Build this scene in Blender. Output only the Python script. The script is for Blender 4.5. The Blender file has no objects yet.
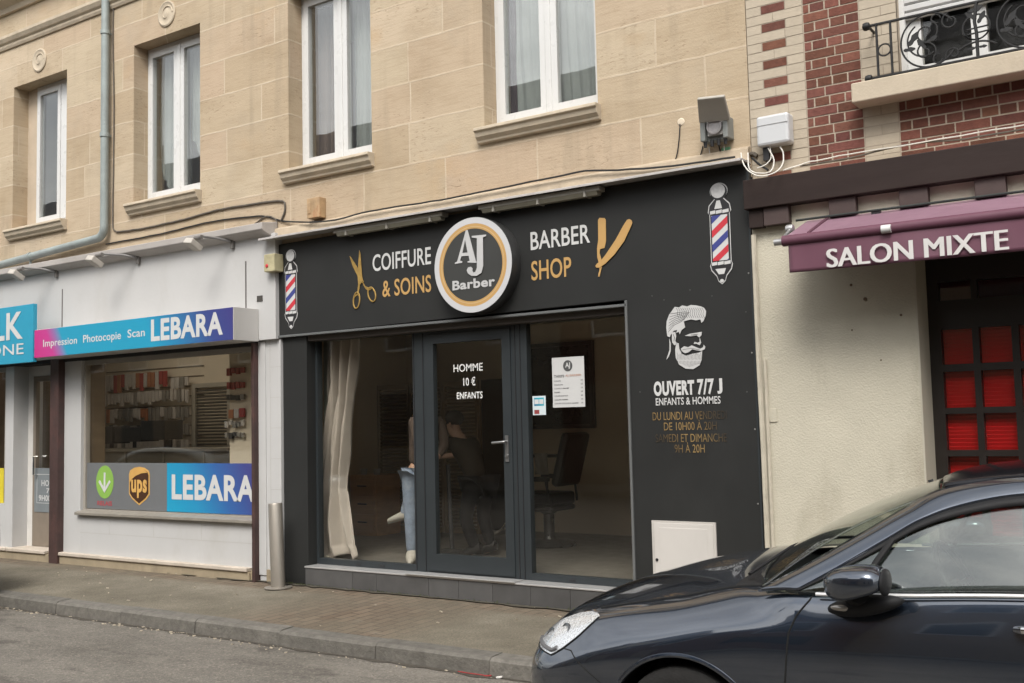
import bpy, bmesh, math, random
import numpy as np
from mathutils import Vector, Matrix
random.seed(7)
sc = bpy.context.scene
C = sc.collection
rad = math.radians
# ------------------------------------------------------------------ camera
F, YAW, PITCH, ROLL = 1050.0, .593, .076, -.0236
CAM = Vector((0, -7.5, 1.55))
fw = Vector((-math.sin(YAW)*math.cos(PITCH), math.cos(YAW)*math.cos(PITCH), math.sin(PITCH)))
r0 = fw.cross(Vector((0, 0, 1))).normalized(); u0 = r0.cross(fw)
RT = r0*math.cos(ROLL)+u0*math.sin(ROLL); UP = -r0*math.sin(ROLL)+u0*math.cos(ROLL)
cd = bpy.data.cameras.new('camera'); cam = bpy.data.objects.new('camera', cd); C.objects.link(cam)
cam.matrix_world = Matrix(((RT.x, UP.x, -fw.x, CAM.x), (RT.y, UP.y, -fw.y, CAM.y), (RT.z, UP.z, -fw.z, CAM.z), (0, 0, 0, 1)))
cd.sensor_width = 36; cd.lens = F/1024*36; cd.clip_start = .05; cd.clip_end = 2000
sc.camera = cam

def P(px, py, y):
    """survey helper: where the sight line through a photo pixel meets the real plane at depth y"""
    d = RT*((px-512)/F)-UP*((py-341.5)/F)+fw
    t = (y-CAM.y)/d.y
    p = CAM+d*t
    return p

# ------------------------------------------------------------------ objects
ORG = {}
def props(o, label=None, cat=None, group=None, kind=None):
    if label: o['label'] = label
    if cat: o['category'] = cat
    if group: o['group'] = group
    if kind: o['kind'] = kind
    return o
def root(name, loc, label, cat, group=None):
    o = bpy.data.objects.new(name, None); o.empty_display_size = .2
    o.location = loc; C.objects.link(o); ORG[o.name] = Vector(loc)
    return props(o, label, cat, group)
def org(o): return ORG.get(o.name, Vector((0, 0, 0)))

class MB:
    def __init__(s): s.v = []; s.f = []; s.c = []
    def add(s, vs, fs, col=None):
        n = len(s.v); s.v += [tuple(v) for v in vs]
        for f in fs: s.f.append(tuple(i+n for i in f)); s.c.append(col)
        return s
    def box(s, x0, x1, y0, y1, z0, z1, col=None):
        if x1 < x0: x0, x1 = x1, x0
        if y1 < y0: y0, y1 = y1, y0
        if z1 < z0: z0, z1 = z1, z0
        return s.add([(x0, y0, z0), (x1, y0, z0), (x1, y1, z0), (x0, y1, z0), (x0, y0, z1), (x1, y0, z1), (x1, y1, z1), (x0, y1, z1)],
                     [(3, 2, 1, 0), (4, 5, 6, 7), (0, 1, 5, 4), (1, 2, 6, 5), (2, 3, 7, 6), (3, 0, 4, 7)], col)
    def obox(s, c, ax, ay, az, hx, hy, hz):
        c = Vector(c); ax, ay, az = [Vector(a).normalized() for a in (ax, ay, az)]
        vs = [c+ax*hx*i+ay*hy*j+az*hz*k for k in (-1, 1) for j in (-1, 1) for i in (-1, 1)]
        return s.add(vs, [(2, 3, 1, 0), (4, 5, 7, 6), (0, 1, 5, 4), (1, 3, 7, 5), (3, 2, 6, 7), (2, 0, 4, 6)])
    def prism(s, poly, y0, y1):
        """polygon in the x-z plane, extruded from y0 (front) to y1"""
        a = sum(poly[i][0]*poly[(i+1) % len(poly)][1]-poly[(i+1) % len(poly)][0]*poly[i][1] for i in range(len(poly)))
        if a < 0: poly = poly[::-1]
        n = len(poly)
        vs = [(p[0], y0, p[1]) for p in poly]+[(p[0], y1, p[1]) for p in poly]
        fs = [tuple(range(n)), tuple(range(2*n-1, n-1, -1))]
        fs += [(i+n, (i+1) % n+n, (i+1) % n, i) for i in range(n)]
        return s.add(vs, fs)
    def prismx(s, poly, x0, x1):
        """polygon in the y-z plane, extruded along x"""
        a = sum(poly[i][0]*poly[(i+1) % len(poly)][1]-poly[(i+1) % len(poly)][0]*poly[i][1] for i in range(len(poly)))
        if a < 0: poly = poly[::-1]
        n = len(poly)
        vs = [(x0, p[0], p[1]) for p in poly]+[(x1, p[0], p[1]) for p in poly]
        fs = [tuple(range(n-1, -1, -1)), tuple(range(n, 2*n))]
        fs += [(i, (i+1) % n, (i+1) % n+n, i+n) for i in range(n)]
        return s.add(vs, fs)
    def tube(s, pts, r, n=8, caps=True):
        pts = [Vector(p) for p in pts]; m = len(pts)
        rs = r if isinstance(r, (list, tuple)) else [r]*m
        up = None; base = len(s.v); vs = []; fs = []
        for i in range(m):
            t = (pts[min(i+1, m-1)]-pts[max(i-1, 0)]).normalized()
            if up is None:
                up = Vector((0, 0, 1)) if abs(t.z) < .9 else Vector((1, 0, 0))
            a = (up-t*up.dot(t))
            if a.length < 1e-4: a = t.orthogonal()
            a.normalize(); up = a; b = t.cross(a)
            vs += [pts[i]+(a*math.cos(2*math.pi*k/n)+b*math.sin(2*math.pi*k/n))*rs[i] for k in range(n)]
        for i in range(m-1):
            for k in range(n):
                fs.append((i*n+k, i*n+(k+1) % n, (i+1)*n+(k+1) % n, (i+1)*n+k))
        if caps:
            fs.append(tuple(range(n-1, -1, -1))); fs.append(tuple((m-1)*n+k for k in range(n)))
        return s.add(vs, fs)
    def lathe(s, prof, c, axis=(0, 0, 1), n=24):
        c = Vector(c); ax = Vector(axis).normalized(); a = ax.orthogonal().normalized(); b = ax.cross(a)
        vs = []; fs = []; m = len(prof)
        for r, h in prof:
            vs += [c+ax*h+(a*math.cos(2*math.pi*k/n)+b*math.sin(2*math.pi*k/n))*r for k in range(n)]
        for i in range(m-1):
            for k in range(n):
                fs.append((i*n+k, i*n+(k+1) % n, (i+1)*n+(k+1) % n, (i+1)*n+k))
        if prof[0][0] > 1e-6: fs.append(tuple(range(n-1, -1, -1)))
        if prof[-1][0] > 1e-6: fs.append(tuple((m-1)*n+k for k in range(n)))
        return s.add(vs, fs)
    def ball(s, c, r, n=16, m=10):
        rx, ry, rz = r if isinstance(r, (tuple, list)) else (r, r, r)
        vs = []; fs = []
        for i in range(m+1):
            th = math.pi*i/m
            for k in range(n):
                ph = 2*math.pi*k/n
                vs.append((c[0]+rx*math.sin(th)*math.cos(ph), c[1]+ry*math.sin(th)*math.sin(ph), c[2]-rz*math.cos(th)))
        for i in range(m):
            for k in range(n):
                fs.append((i*n+k, i*n+(k+1) % n, (i+1)*n+(k+1) % n, (i+1)*n+k))
        return s.add(vs, fs)
    def grid(s, fn, nu, nv):
        vs = [fn(i/nu, j/nv) for i in range(nu+1) for j in range(nv+1)]
        fs = [(i*(nv+1)+j, (i+1)*(nv+1)+j, (i+1)*(nv+1)+j+1, i*(nv+1)+j+1) for i in range(nu) for j in range(nv)]
        return s.add(vs, fs)
    def mesh(s, name, o=Vector((0, 0, 0)), smooth=False):
        me = bpy.data.meshes.new(name)
        me.from_pydata([(v[0]-o[0], v[1]-o[1], v[2]-o[2]) for v in s.v], [], s.f)
        if any(c is not None for c in s.c):
            ca = me.color_attributes.new('tone', 'FLOAT_COLOR', 'CORNER')
            k = 0
            for p, c in zip(me.polygons, s.c):
                for _ in p.loop_indices:
                    ca.data[k].color = (*(c or (1, 1, 1)), 1); k += 1
        if smooth:
            me.polygons.foreach_set('use_smooth', [True]*len(me.polygons))
            if smooth != 'all':
                try: me.set_sharp_from_angle(angle=rad(38))
                except Exception: pass
        me.update()
        return me
    def build(s, name, m, parent, smooth=False, bevel=0, solid=0, label=None, weld=False):
        o = org(parent) if parent else Vector((0, 0, 0))
        me = s.mesh(name, o, smooth)
        if weld: dedupe(me, smooth)
        ob = bpy.data.objects.new(name, me); me.materials.append(m); C.objects.link(ob)
        if parent:
            ob.parent = parent; ORG[ob.name] = org(parent)
        mods(ob, bevel, solid)
        if label: ob['label'] = label
        return ob
    def thing(s, name, m, label, cat, group=None, smooth=False, bevel=0, solid=0, kind=None, loc=None):
        xs = np.array(s.v); lo = xs.min(0); hi = xs.max(0)
        o = Vector(((lo[0]+hi[0])/2, (lo[1]+hi[1])/2, lo[2])) if loc is None else Vector(loc)
        ob = bpy.data.objects.new(name, s.mesh(name, o, smooth)); ob.data.materials.append(m); C.objects.link(ob)
        ob.location = o; ORG[ob.name] = o
        mods(ob, bevel, solid)
        return props(ob, label, cat, group, kind)
def dedupe(me, smooth):
    b = bmesh.new(); b.from_mesh(me); bmesh.ops.remove_doubles(b, verts=b.verts, dist=1e-5)
    bmesh.ops.recalc_face_normals(b, faces=b.faces); b.to_mesh(me); b.free()
    if smooth: me.polygons.foreach_set('use_smooth', [True]*len(me.polygons))
def mods(ob, bevel, solid):
    if solid:
        m = ob.modifiers.new('thickness', 'SOLIDIFY'); m.thickness = solid; m.offset = 0
    if bevel:
        m = ob.modifiers.new('edges', 'BEVEL'); m.width = bevel; m.segments = 2; m.limit_method = 'ANGLE'; m.angle_limit = rad(40)
def copy_tree(o, parent=None):
    c = o.copy(); C.objects.link(c); ORG[c.name] = org(o)
    if parent: c.parent = parent
    for ch in o.children: copy_tree(ch, c)
    return c
def struct(mb, name, m, smooth=False, **k):
    ob = mb.build(name, m, None, smooth, **k); ob['kind'] = 'structure'; return ob

def holes_wall(mb, x0, x1, z0, z1, y0, y1, holes):
    """solid wall between y0 and y1 with rectangular openings (x0,x1,z0,z1)"""
    xs = sorted(set([x0, x1]+[a for h in holes for a in h[:2] if x0 < a < x1])); zs = sorted(set([z0, z1]+[a for h in holes for a in h[2:] if z0 < a < z1]))
    def solid(i, j):
        if not (0 <= i < len(xs)-1 and 0 <= j < len(zs)-1): return False
        cx = (xs[i]+xs[i+1])/2; cz = (zs[j]+zs[j+1])/2
        return not any(h[0] < cx < h[1] and h[2] < cz < h[3] for h in holes)
    for i in range(len(xs)-1):
        for j in range(len(zs)-1):
            if not solid(i, j): continue
            a, b, c, d = xs[i], xs[i+1], zs[j], zs[j+1]
            mb.add([(a, y0, c), (b, y0, c), (b, y0, d), (a, y0, d)], [(0, 1, 2, 3)])
            mb.add([(a, y1, c), (b, y1, c), (b, y1, d), (a, y1, d)], [(3, 2, 1, 0)])
            if not solid(i-1, j): mb.add([(a, y0, c), (a, y0, d), (a, y1, d), (a, y1, c)], [(0, 1, 2, 3)])
            if not solid(i+1, j): mb.add([(b, y0, c), (b, y1, c), (b, y1, d), (b, y0, d)], [(0, 1, 2, 3)])
            if not solid(i, j-1): mb.add([(a, y0, c), (a, y1, c), (b, y1, c), (b, y0, c)], [(0, 1, 2, 3)])
            if not solid(i, j+1): mb.add([(a, y0, d), (b, y0, d), (b, y1, d), (a, y1, d)], [(0, 1, 2, 3)])
    return mb

# ------------------------------------------------------------------ lettering
def text_geo(s, bold=0):
    cu = bpy.data.curves.new('t', 'FONT'); cu.body = s; cu.offset = bold; cu.resolution_u = 4; cu.space_character = 1.0+bold*2
    ob = bpy.data.objects.new('t', cu); C.objects.link(ob)
    bpy.context.view_layer.update()
    dg = bpy.context.evaluated_depsgraph_get()
    me = bpy.data.meshes.new_from_object(ob.evaluated_get(dg))
    vs = [tuple(v.co) for v in me.vertices]; fs = [tuple(p.vertices) for p in me.polygons]
    bpy.data.objects.remove(ob); bpy.data.curves.remove(cu); bpy.data.meshes.remove(me)
    return vs, fs
def text_bold(mb, s, x0, x1, z0, z1, y, w):
    for k, dx in enumerate((-w, 0, w)): text_mb(mb, s, x0+dx, x1+dx, z0, z1, y-.0004*k, 0)
    return mb
def text_mb(mb, s, x0, x1, z0, z1, y, bold=0, slope=0, th=0.0):
    """lettering s fitted to the rectangle, standing on the plane y and facing the street"""
    vs, fs = text_geo(s, bold)
    a = np.array(vs); lo = a.min(0); hi = a.max(0)
    out = []
    for v in vs:
        u = (v[0]-lo[0])/(hi[0]-lo[0]); w = (v[1]-lo[1])/(hi[1]-lo[1])
        out.append((x0+(x1-x0)*u, y, z0+(z1-z0)*w+slope*u))
    mb.add(out, fs)
    return mb
def lettering(s, x0, x1, z0, z1, y, m, parent, bold=0, name='lettering'):
    return text_mb(MB(), s, x0, x1, z0, z1, y, bold).build(name, m, parent)

# ------------------------------------------------------------------ materials
MATS = {}
def nt_new(name):
    m = bpy.data.materials.new(name); m.use_nodes = True
    nt = m.node_tree; nt.nodes.clear()
    out = nt.nodes.new('ShaderNodeOutputMaterial')
    return m, nt, out
def N(nt, t, **k):
    n = nt.nodes.new(t)
    for a, b in k.items():
        if a.startswith('i_'): n.inputs[a[2:].replace('_', ' ')].default_value = b
        elif a[0] == 'n' and a[1:].isdigit(): n.inputs[int(a[1:])].default_value = b
        else: setattr(n, a, b)
    return n
def L(nt, a, b): nt.links.new(a, b)
def ramp(nt, fac, stops, interp='LINEAR'):
    r = N(nt, 'ShaderNodeValToRGB'); r.color_ramp.interpolation = interp
    e = r.color_ramp.elements
    e[0].position, e[0].color = stops[0][0], (*stops[0][1], 1)
    e[1].position, e[1].color = stops[-1][0], (*stops[-1][1], 1)
    for p, c in stops[1:-1]:
        x = e.new(p); x.color = (*c, 1)
    L(nt, fac, r.inputs[0]); return r.outputs[0]
def mixc(nt, fac, a, b, mode='MIX'):
    m = N(nt, 'ShaderNodeMix', data_type='RGBA', blend_type=mode)
    for s, v in ((m.inputs[0], fac), (m.inputs[6], a), (m.inputs[7], b)):
        if isinstance(v, (int, float)): s.default_value = v
        elif isinstance(v, tuple): s.default_value = (*v, 1)
        else: L(nt, v, s)
    return m.outputs[2]
def noise(nt, vec, scale, detail=4, rough=.55, dim=None):
    n = N(nt, 'ShaderNodeTexNoise'); n.inputs['Scale'].default_value = scale; n.inputs['Detail'].default_value = detail; n.inputs['Roughness'].default_value = rough
    L(nt, vec, n.inputs['Vector']); return n.outputs[0]
def scaled(nt, vec, s):
    m = N(nt, 'ShaderNodeMapping'); m.inputs['Scale'].default_value = s; L(nt, vec, m.inputs[0]); return m.outputs[0]
def pm(name, col, rough=.6, var=.12, scale=4, bump=0, bscale=60, metal=0, coat=0, spec=.5, rvar=.12, stain=None, sstain=1.5, stretch=(1, 1, 1), sheen=0, emit=None, trans=0, world=False, tone=False):
    """painted / plastered / cloth surface: base colour with uneven patches, grime of its own shape, uneven gloss, fine relief"""
    if name in MATS: return MATS[name]
    m, nt, out = nt_new(name)
    b = N(nt, 'ShaderNodeBsdfPrincipled'); L(nt, b.outputs[0], out.inputs[0])
    if world: vec = N(nt, 'ShaderNodeNewGeometry').outputs['Position']
    else: vec = N(nt, 'ShaderNodeTexCoord').outputs['Object']
    vec = scaled(nt, vec, stretch)
    n1 = noise(nt, vec, scale, 6, .6)
    c = ramp(nt, n1, [(.25, tuple(max(0, x*(1-var)) for x in col)), (.75, tuple(min(1, x*(1+var)) for x in col))])
    if tone:
        at = N(nt, 'ShaderNodeVertexColor', layer_name='tone'); c = mixc(nt, 1.0, c, at.outputs[0], 'MULTIPLY')
    if stain:
        n2 = noise(nt, scaled(nt, vec, (1, 1, .5)), sstain, 8, .7)
        f = ramp(nt, n2, [(.52, (0, 0, 0)), (.72, (1, 1, 1))])
        k = N(nt, 'ShaderNodeMath', operation='MULTIPLY'); L(nt, f, k.inputs[0]); k.inputs[1].default_value = stain[1]
        c = mixc(nt, k.outputs[0], c, stain[0])
    L(nt, c, b.inputs['Base Color'])
    n3 = noise(nt, vec, scale*3.1, 3)
    mr = N(nt, 'ShaderNodeMapRange'); L(nt, n3, mr.inputs[0]); mr.inputs[3].default_value = max(.02, rough-rvar); mr.inputs[4].default_value = min(1, rough+rvar)
    L(nt, mr.outputs[0], b.inputs['Roughness'])
    b.inputs['Metallic'].default_value = metal; b.inputs['Specular IOR Level'].default_value = spec
    b.inputs['Coat Weight'].default_value = coat; b.inputs['Coat Roughness'].default_value = .03
    b.inputs['Sheen Weight'].default_value = sheen
    if emit: b.inputs['Emission Color'].default_value = (*emit[0], 1); b.inputs['Emission Strength'].default_value = emit[1]
    if bump:
        nb = noise(nt, vec, bscale, 4, .6)
        bp = N(nt, 'ShaderNodeBump'); bp.inputs['Strength'].default_value = bump; bp.inputs['Distance'].default_value = .01
        L(nt, nb, bp.inputs['Height']); L(nt, bp.outputs[0], b.inputs['Normal'])
    if trans:
        tr = N(nt, 'ShaderNodeBsdfTranslucent'); tr.inputs[0].default_value = (*col, 1)
        ms = N(nt, 'ShaderNodeMixShader'); ms.inputs[0].default_value = trans
        L(nt, b.outputs[0], ms.inputs[1]); L(nt, tr.outputs[0], ms.inputs[2]); L(nt, ms.outputs[0], out.inputs[0])
    MATS[name] = m; return m
def glass(name, f0=.05, tint=(1, 1, 1), power=5, rough=0.0, wave=.02):
    """clear pane: what is behind shows through, mirror reflection by Schlick's law"""
    if name in MATS: return MATS[name]
    m, nt, out = nt_new(name)
    g = N(nt, 'ShaderNodeNewGeometry')
    d = N(nt, 'ShaderNodeVectorMath', operation='DOT_PRODUCT'); L(nt, g.outputs['Normal'], d.inputs[0]); L(nt, g.outputs['Incoming'], d.inputs[1])
    a = N(nt, 'ShaderNodeMath', operation='ABSOLUTE'); L(nt, d.outputs['Value'], a.inputs[0])
    s = N(nt, 'ShaderNodeMath', operation='SUBTRACT', use_clamp=True); s.inputs[0].default_value = 1; L(nt, a.outputs[0], s.inputs[1])
    p = N(nt, 'ShaderNodeMath', operation='POWER'); L(nt, s.outputs[0], p.inputs[0]); p.inputs[1].default_value = power
    k = N(nt, 'ShaderNodeMath', operation='MULTIPLY_ADD', use_clamp=True); L(nt, p.outputs[0], k.inputs[0]); k.inputs[1].default_value = 1-f0; k.inputs[2].default_value = f0
    tb = N(nt, 'ShaderNodeBsdfTransparent'); tb.inputs[0].default_value = (*tint, 1)
    gl = N(nt, 'ShaderNodeBsdfGlossy'); gl.inputs['Roughness'].default_value = rough; gl.inputs[0].default_value = (1, 1, 1, 1)
    # very slight waviness of float glass
    vec = N(nt, 'ShaderNodeTexCoord').outputs['Object']
    nb = noise(nt, vec, 1.3, 2); bp = N(nt, 'ShaderNodeBump'); bp.inputs['Strength'].default_value = wave; bp.inputs['Distance'].default_value = .05
    L(nt, nb, bp.inputs['Height']); L(nt, bp.outputs[0], gl.inputs['Normal'])
    ms = N(nt, 'ShaderNodeMixShader'); L(nt, k.outputs[0], ms.inputs[0]); L(nt, tb.outputs[0], ms.inputs[1]); L(nt, gl.outputs[0], ms.inputs[2]); L(nt, ms.outputs[0], out.inputs[0])
    MATS[name] = m; return m

def stone_mat():
    m, nt, out = nt_new('limestone ashlar')
    b = N(nt, 'ShaderNodeBsdfPrincipled'); L(nt, b.outputs[0], out.inputs[0])
    pos = N(nt, 'ShaderNodeNewGeometry').outputs['Position']
    sx = N(nt, 'ShaderNodeSeparateXYZ'); L(nt, pos, sx.inputs[0])
    ax = N(nt, 'ShaderNodeMath', operation='ADD'); L(nt, sx.outputs[0], ax.inputs[0]); L(nt, sx.outputs[1], ax.inputs[1])
    cx = N(nt, 'ShaderNodeCombineXYZ'); L(nt, ax.outputs[0], cx.inputs[0]); L(nt, sx.outputs[2], cx.inputs[1])
    # a little wander so that joints are not ruler straight
    w = noise(nt, pos, 3.0, 3)
    wv = N(nt, 'ShaderNodeVectorMath', operation='SCALE'); wv.inputs['Scale'].default_value = .022
    L(nt, w, wv.inputs[0])
    av = N(nt, 'ShaderNodeVectorMath', operation='ADD'); L(nt, cx.outputs[0], av.inputs[0]); L(nt, wv.outputs[0], av.inputs[1])
    mp = N(nt, 'ShaderNodeMapping'); mp.inputs['Location'].default_value = (-.28, -3.985+.393*20-.011, 0); L(nt, av.outputs[0], mp.inputs[0])
    br = N(nt, 'ShaderNodeTexBrick', offset=.42, squash=1.28, squash_frequency=3)
    for a, v in (('Scale', 1), ('Mortar Size', .010), ('Mortar Smooth', .35), ('Bias', 0), ('Brick Width', 1.0), ('Row Height', .393)): br.inputs[a].default_value = v
    br.inputs['Color1'].default_value = (0, 0, 0, 1); br.inputs['Color2'].default_value = (1, 1, 1, 1); br.inputs['Mortar'].default_value = (.5, .5, .5, 1)
    L(nt, mp.outputs[0], br.inputs['Vector'])
    c = ramp(nt, br.outputs['Color'], [(0, (.410, .322, .220)), (.3, (.450, .364, .258)), (.55, (.448, .346, .248)), (.8, (.460, .380, .272)), (1, (.495, .403, .296))])
    n1 = noise(nt, scaled(nt, pos, (1, 1, 2.2)), 1.1, 6, .62)
    c = mixc(nt, 1.0, c, ramp(nt, n1, [(.3, (.88, .86, .83)), (.5, (1, 1, 1)), (.75, (1.06, 1.06, 1.07))]), 'MULTIPLY')
    # bedding: fine horizontal veins
    n2 = noise(nt, scaled(nt, pos, (1.6, 1.6, 26)), 2.2, 6, .7)
    c = mixc(nt, .55, c, mixc(nt, 1.0, c, ramp(nt, n2, [(.32, (.80, .77, .73)), (.5, (1, 1, 1)), (.7, (1.05, 1.05, 1.04))]), 'MULTIPLY'))
    # dark pits and small fossils in patches
    n3 = noise(nt, scaled(nt, pos, (1, 1, 2.8)), 17, 4, .65); n4 = noise(nt, pos, 1.7, 2)
    pit = N(nt, 'ShaderNodeMath', operation='MULTIPLY'); L(nt, ramp(nt, n3, [(.56, (0, 0, 0)), (.66, (1, 1, 1))]), pit.inputs[0]); L(nt, ramp(nt, n4, [(.48, (0, 0, 0)), (.62, (.55, .55, .55))]), pit.inputs[1])
    c = mixc(nt, pit.outputs[0], c, (.25, .18, .115))
    # ochre rust runs
    n5 = noise(nt, scaled(nt, pos, (1, 1, 1.3)), .62, 5, .65)
    oc = N(nt, 'ShaderNodeMath', operation='MULTIPLY'); L(nt, ramp(nt, n5, [(.58, (0, 0, 0)), (.75, (1, 1, 1))]), oc.inputs[0]); oc.inputs[1].default_value = .6
    c = mixc(nt, oc.outputs[0], c, (.46, .31, .17))
    # grey weathering patches
    n7 = noise(nt, pos, .9, 7, .7)
    gr = N(nt, 'ShaderNodeMath', operation='MULTIPLY'); L(nt, ramp(nt, n7, [(.52, (0, 0, 0)), (.7, (1, 1, 1))]), gr.inputs[0]); gr.inputs[1].default_value = .4
    c = mixc(nt, gr.outputs[0], c, (.355, .30, .23))
    # rain streaks
    n9 = noise(nt, scaled(nt, pos, (7, 7, .45)), 1.0, 5, .6); n10 = noise(nt, pos, .8, 3)
    stk = N(nt, 'ShaderNodeMath', operation='MULTIPLY'); L(nt, ramp(nt, n9, [(.52, (0, 0, 0)), (.7, (.7, .7, .7))]), stk.inputs[0]); L(nt, ramp(nt, n10, [(.42, (0, 0, 0)), (.62, (.8, .8, .8))]), stk.inputs[1])
    c = mixc(nt, stk.outputs[0], c, (.30, .245, .175))
    n8 = noise(nt, pos, 5.0, 4)
    jf = N(nt, 'ShaderNodeMath', operation='MULTIPLY'); L(nt, br.outputs['Fac'], jf.inputs[0]); L(nt, ramp(nt, n8, [(.3, (.15, .15, .15)), (.65, (.85, .85, .85))]), jf.inputs[1])
    c = mixc(nt, jf.outputs[0], c, (.535, .455, .345))
    L(nt, c, b.inputs['Base Color']); b.inputs['Roughness'].default_value = .88; b.inputs['Specular IOR Level'].default_value = .25
    n6 = noise(nt, pos, 70, 4, .7)
    h = N(nt, 'ShaderNodeMath', operation='MULTIPLY_ADD'); L(nt, br.outputs['Fac'], h.inputs[0]); h.inputs[1].default_value = .5; L(nt, n6, h.inputs[2])
    h2 = N(nt, 'ShaderNodeMath', operation='SUBTRACT'); L(nt, h.outputs[0], h2.inputs[0]); L(nt, pit.outputs[0], h2.inputs[1])
    bp = N(nt, 'ShaderNodeBump'); bp.inputs['Strength'].default_value = .35; bp.inputs['Distance'].default_value = .01
    L(nt, h2.outputs[0], bp.inputs['Height']); L(nt, bp.outputs[0], b.inputs['Normal'])
    MATS['stone'] = m; return m

def pavement_mat():
    m, nt, out = nt_new('worn pavement')
    b = N(nt, 'ShaderNodeBsdfPrincipled'); L(nt, b.outputs[0], out.inputs[0])
    pos = N(nt, 'ShaderNodeNewGeometry').outputs['Position']
    n1 = noise(nt, pos, 1.4, 8, .65); n2 = noise(nt, pos, 75, 5, .75); n3 = noise(nt, pos, .55, 4)
    c = ramp(nt, n1, [(.28, (.104, .091, .068)), (.5, (.146, .129, .099)), (.72, (.195, .174, .137))])
    c = mixc(nt, 1.0, c, ramp(nt, n2, [(.3, (.55, .55, .54)), (.5, (1, 1, 1)), (.7, (1.42, 1.41, 1.38))]), 'MULTIPLY')
    # strip of old clay pavers worn through in front of the barber
    mp = N(nt, 'ShaderNodeMapping'); mp.inputs['Rotation'].default_value = (0, 0, rad(90)); L(nt, pos, mp.inputs[0])
    br = N(nt, 'ShaderNodeTexBrick', offset=.5)
    for a, v in (('Scale', 1), ('Mortar Size', .006), ('Mortar Smooth', .2), ('Brick Width', .21), ('Row Height', .105)): br.inputs[a].default_value = v
    br.inputs['Color1'].default_value = (.112, .082, .058, 1); br.inputs['Color2'].default_value = (.155, .118, .085, 1); br.inputs['Mortar'].default_value = (.045, .037, .027, 1)
    L(nt, mp.outputs[0], br.inputs['Vector'])
    sx = N(nt, 'ShaderNodeSeparateXYZ'); L(nt, pos, sx.inputs[0])
    def band(sock, a0, a1, b0, b1):
        r1 = N(nt, 'ShaderNodeMapRange', clamp=True); L(nt, sock, r1.inputs[0]); r1.inputs[1].default_value = a0; r1.inputs[2].default_value = a1
        r2 = N(nt, 'ShaderNodeMapRange', clamp=True); L(nt, sock, r2.inputs[0]); r2.inputs[1].default_value = b0; r2.inputs[2].default_value = b1; r2.inputs[3].default_value = 1; r2.inputs[4].default_value = 0
        q = N(nt, 'ShaderNodeMath', operation='MULTIPLY'); L(nt, r1.outputs[0], q.inputs[0]); L(nt, r2.outputs[0], q.inputs[1]); return q.outputs[0]
    f1 = band(sx.outputs[0], -7.3, -6.6, -5.5, -5.0)
    f2 = band(sx.outputs[1], -.34, -.24, .2, .3)
    mx = N(nt, 'ShaderNodeMath', operation='MAXIMUM'); L(nt, f1, mx.inputs[0]); L(nt, f2, mx.inputs[1])
    md = N(nt, 'ShaderNodeMath', operation='MULTIPLY_ADD'); L(nt, n1, md.inputs[0]); md.inputs[1].default_value = 2.4; md.inputs[2].default_value = -.55
    fm = N(nt, 'ShaderNodeMath', operation='MULTIPLY', use_clamp=True); L(nt, mx.outputs[0], fm.inputs[0]); L(nt, md.outputs[0], fm.inputs[1])
    c = mixc(nt, fm.outputs[0], c, br.outputs['Color'])
    # spilled cement / dust
    nd = noise(nt, scaled(nt, pos, (1, 1.6, 1)), 2.6, 7, .75)
    fd = N(nt, 'ShaderNodeMath', operation='MULTIPLY'); L(nt, ramp(nt, nd, [(.6, (0, 0, 0)), (.72, (1, 1, 1))]), fd.inputs[0]); fd.inputs[1].default_value = .5
    c = mixc(nt, fd.outputs[0], c, (.21, .188, .15))
    vs = N(nt, 'ShaderNodeTexVoronoi'); vs.inputs['Scale'].default_value = 7; L(nt, pos, vs.inputs['Vector'])
    c = mixc(nt, ramp(nt, vs.outputs['Distance'], [(.035, (.7, .7, .7)), (.07, (0, 0, 0))]), c, (.09, .072, .055))
    L(nt, c, b.inputs['Base Color']); b.inputs['Roughness'].default_value = .9; b.inputs['Specular IOR Level'].default_value = .25
    h = N(nt, 'ShaderNodeMath', operation='MULTIPLY_ADD'); L(nt, br.outputs['Fac'], h.inputs[0]); h.inputs[1].default_value = -.7; L(nt, n2, h.inputs[2])
    bp = N(nt, 'ShaderNodeBump'); bp.inputs['Strength'].default_value = .5; bp.inputs['Distance'].default_value = .008
    L(nt, h.outputs[0], bp.inputs['Height']); L(nt, bp.outputs[0], b.inputs['Normal'])
    return m
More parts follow.
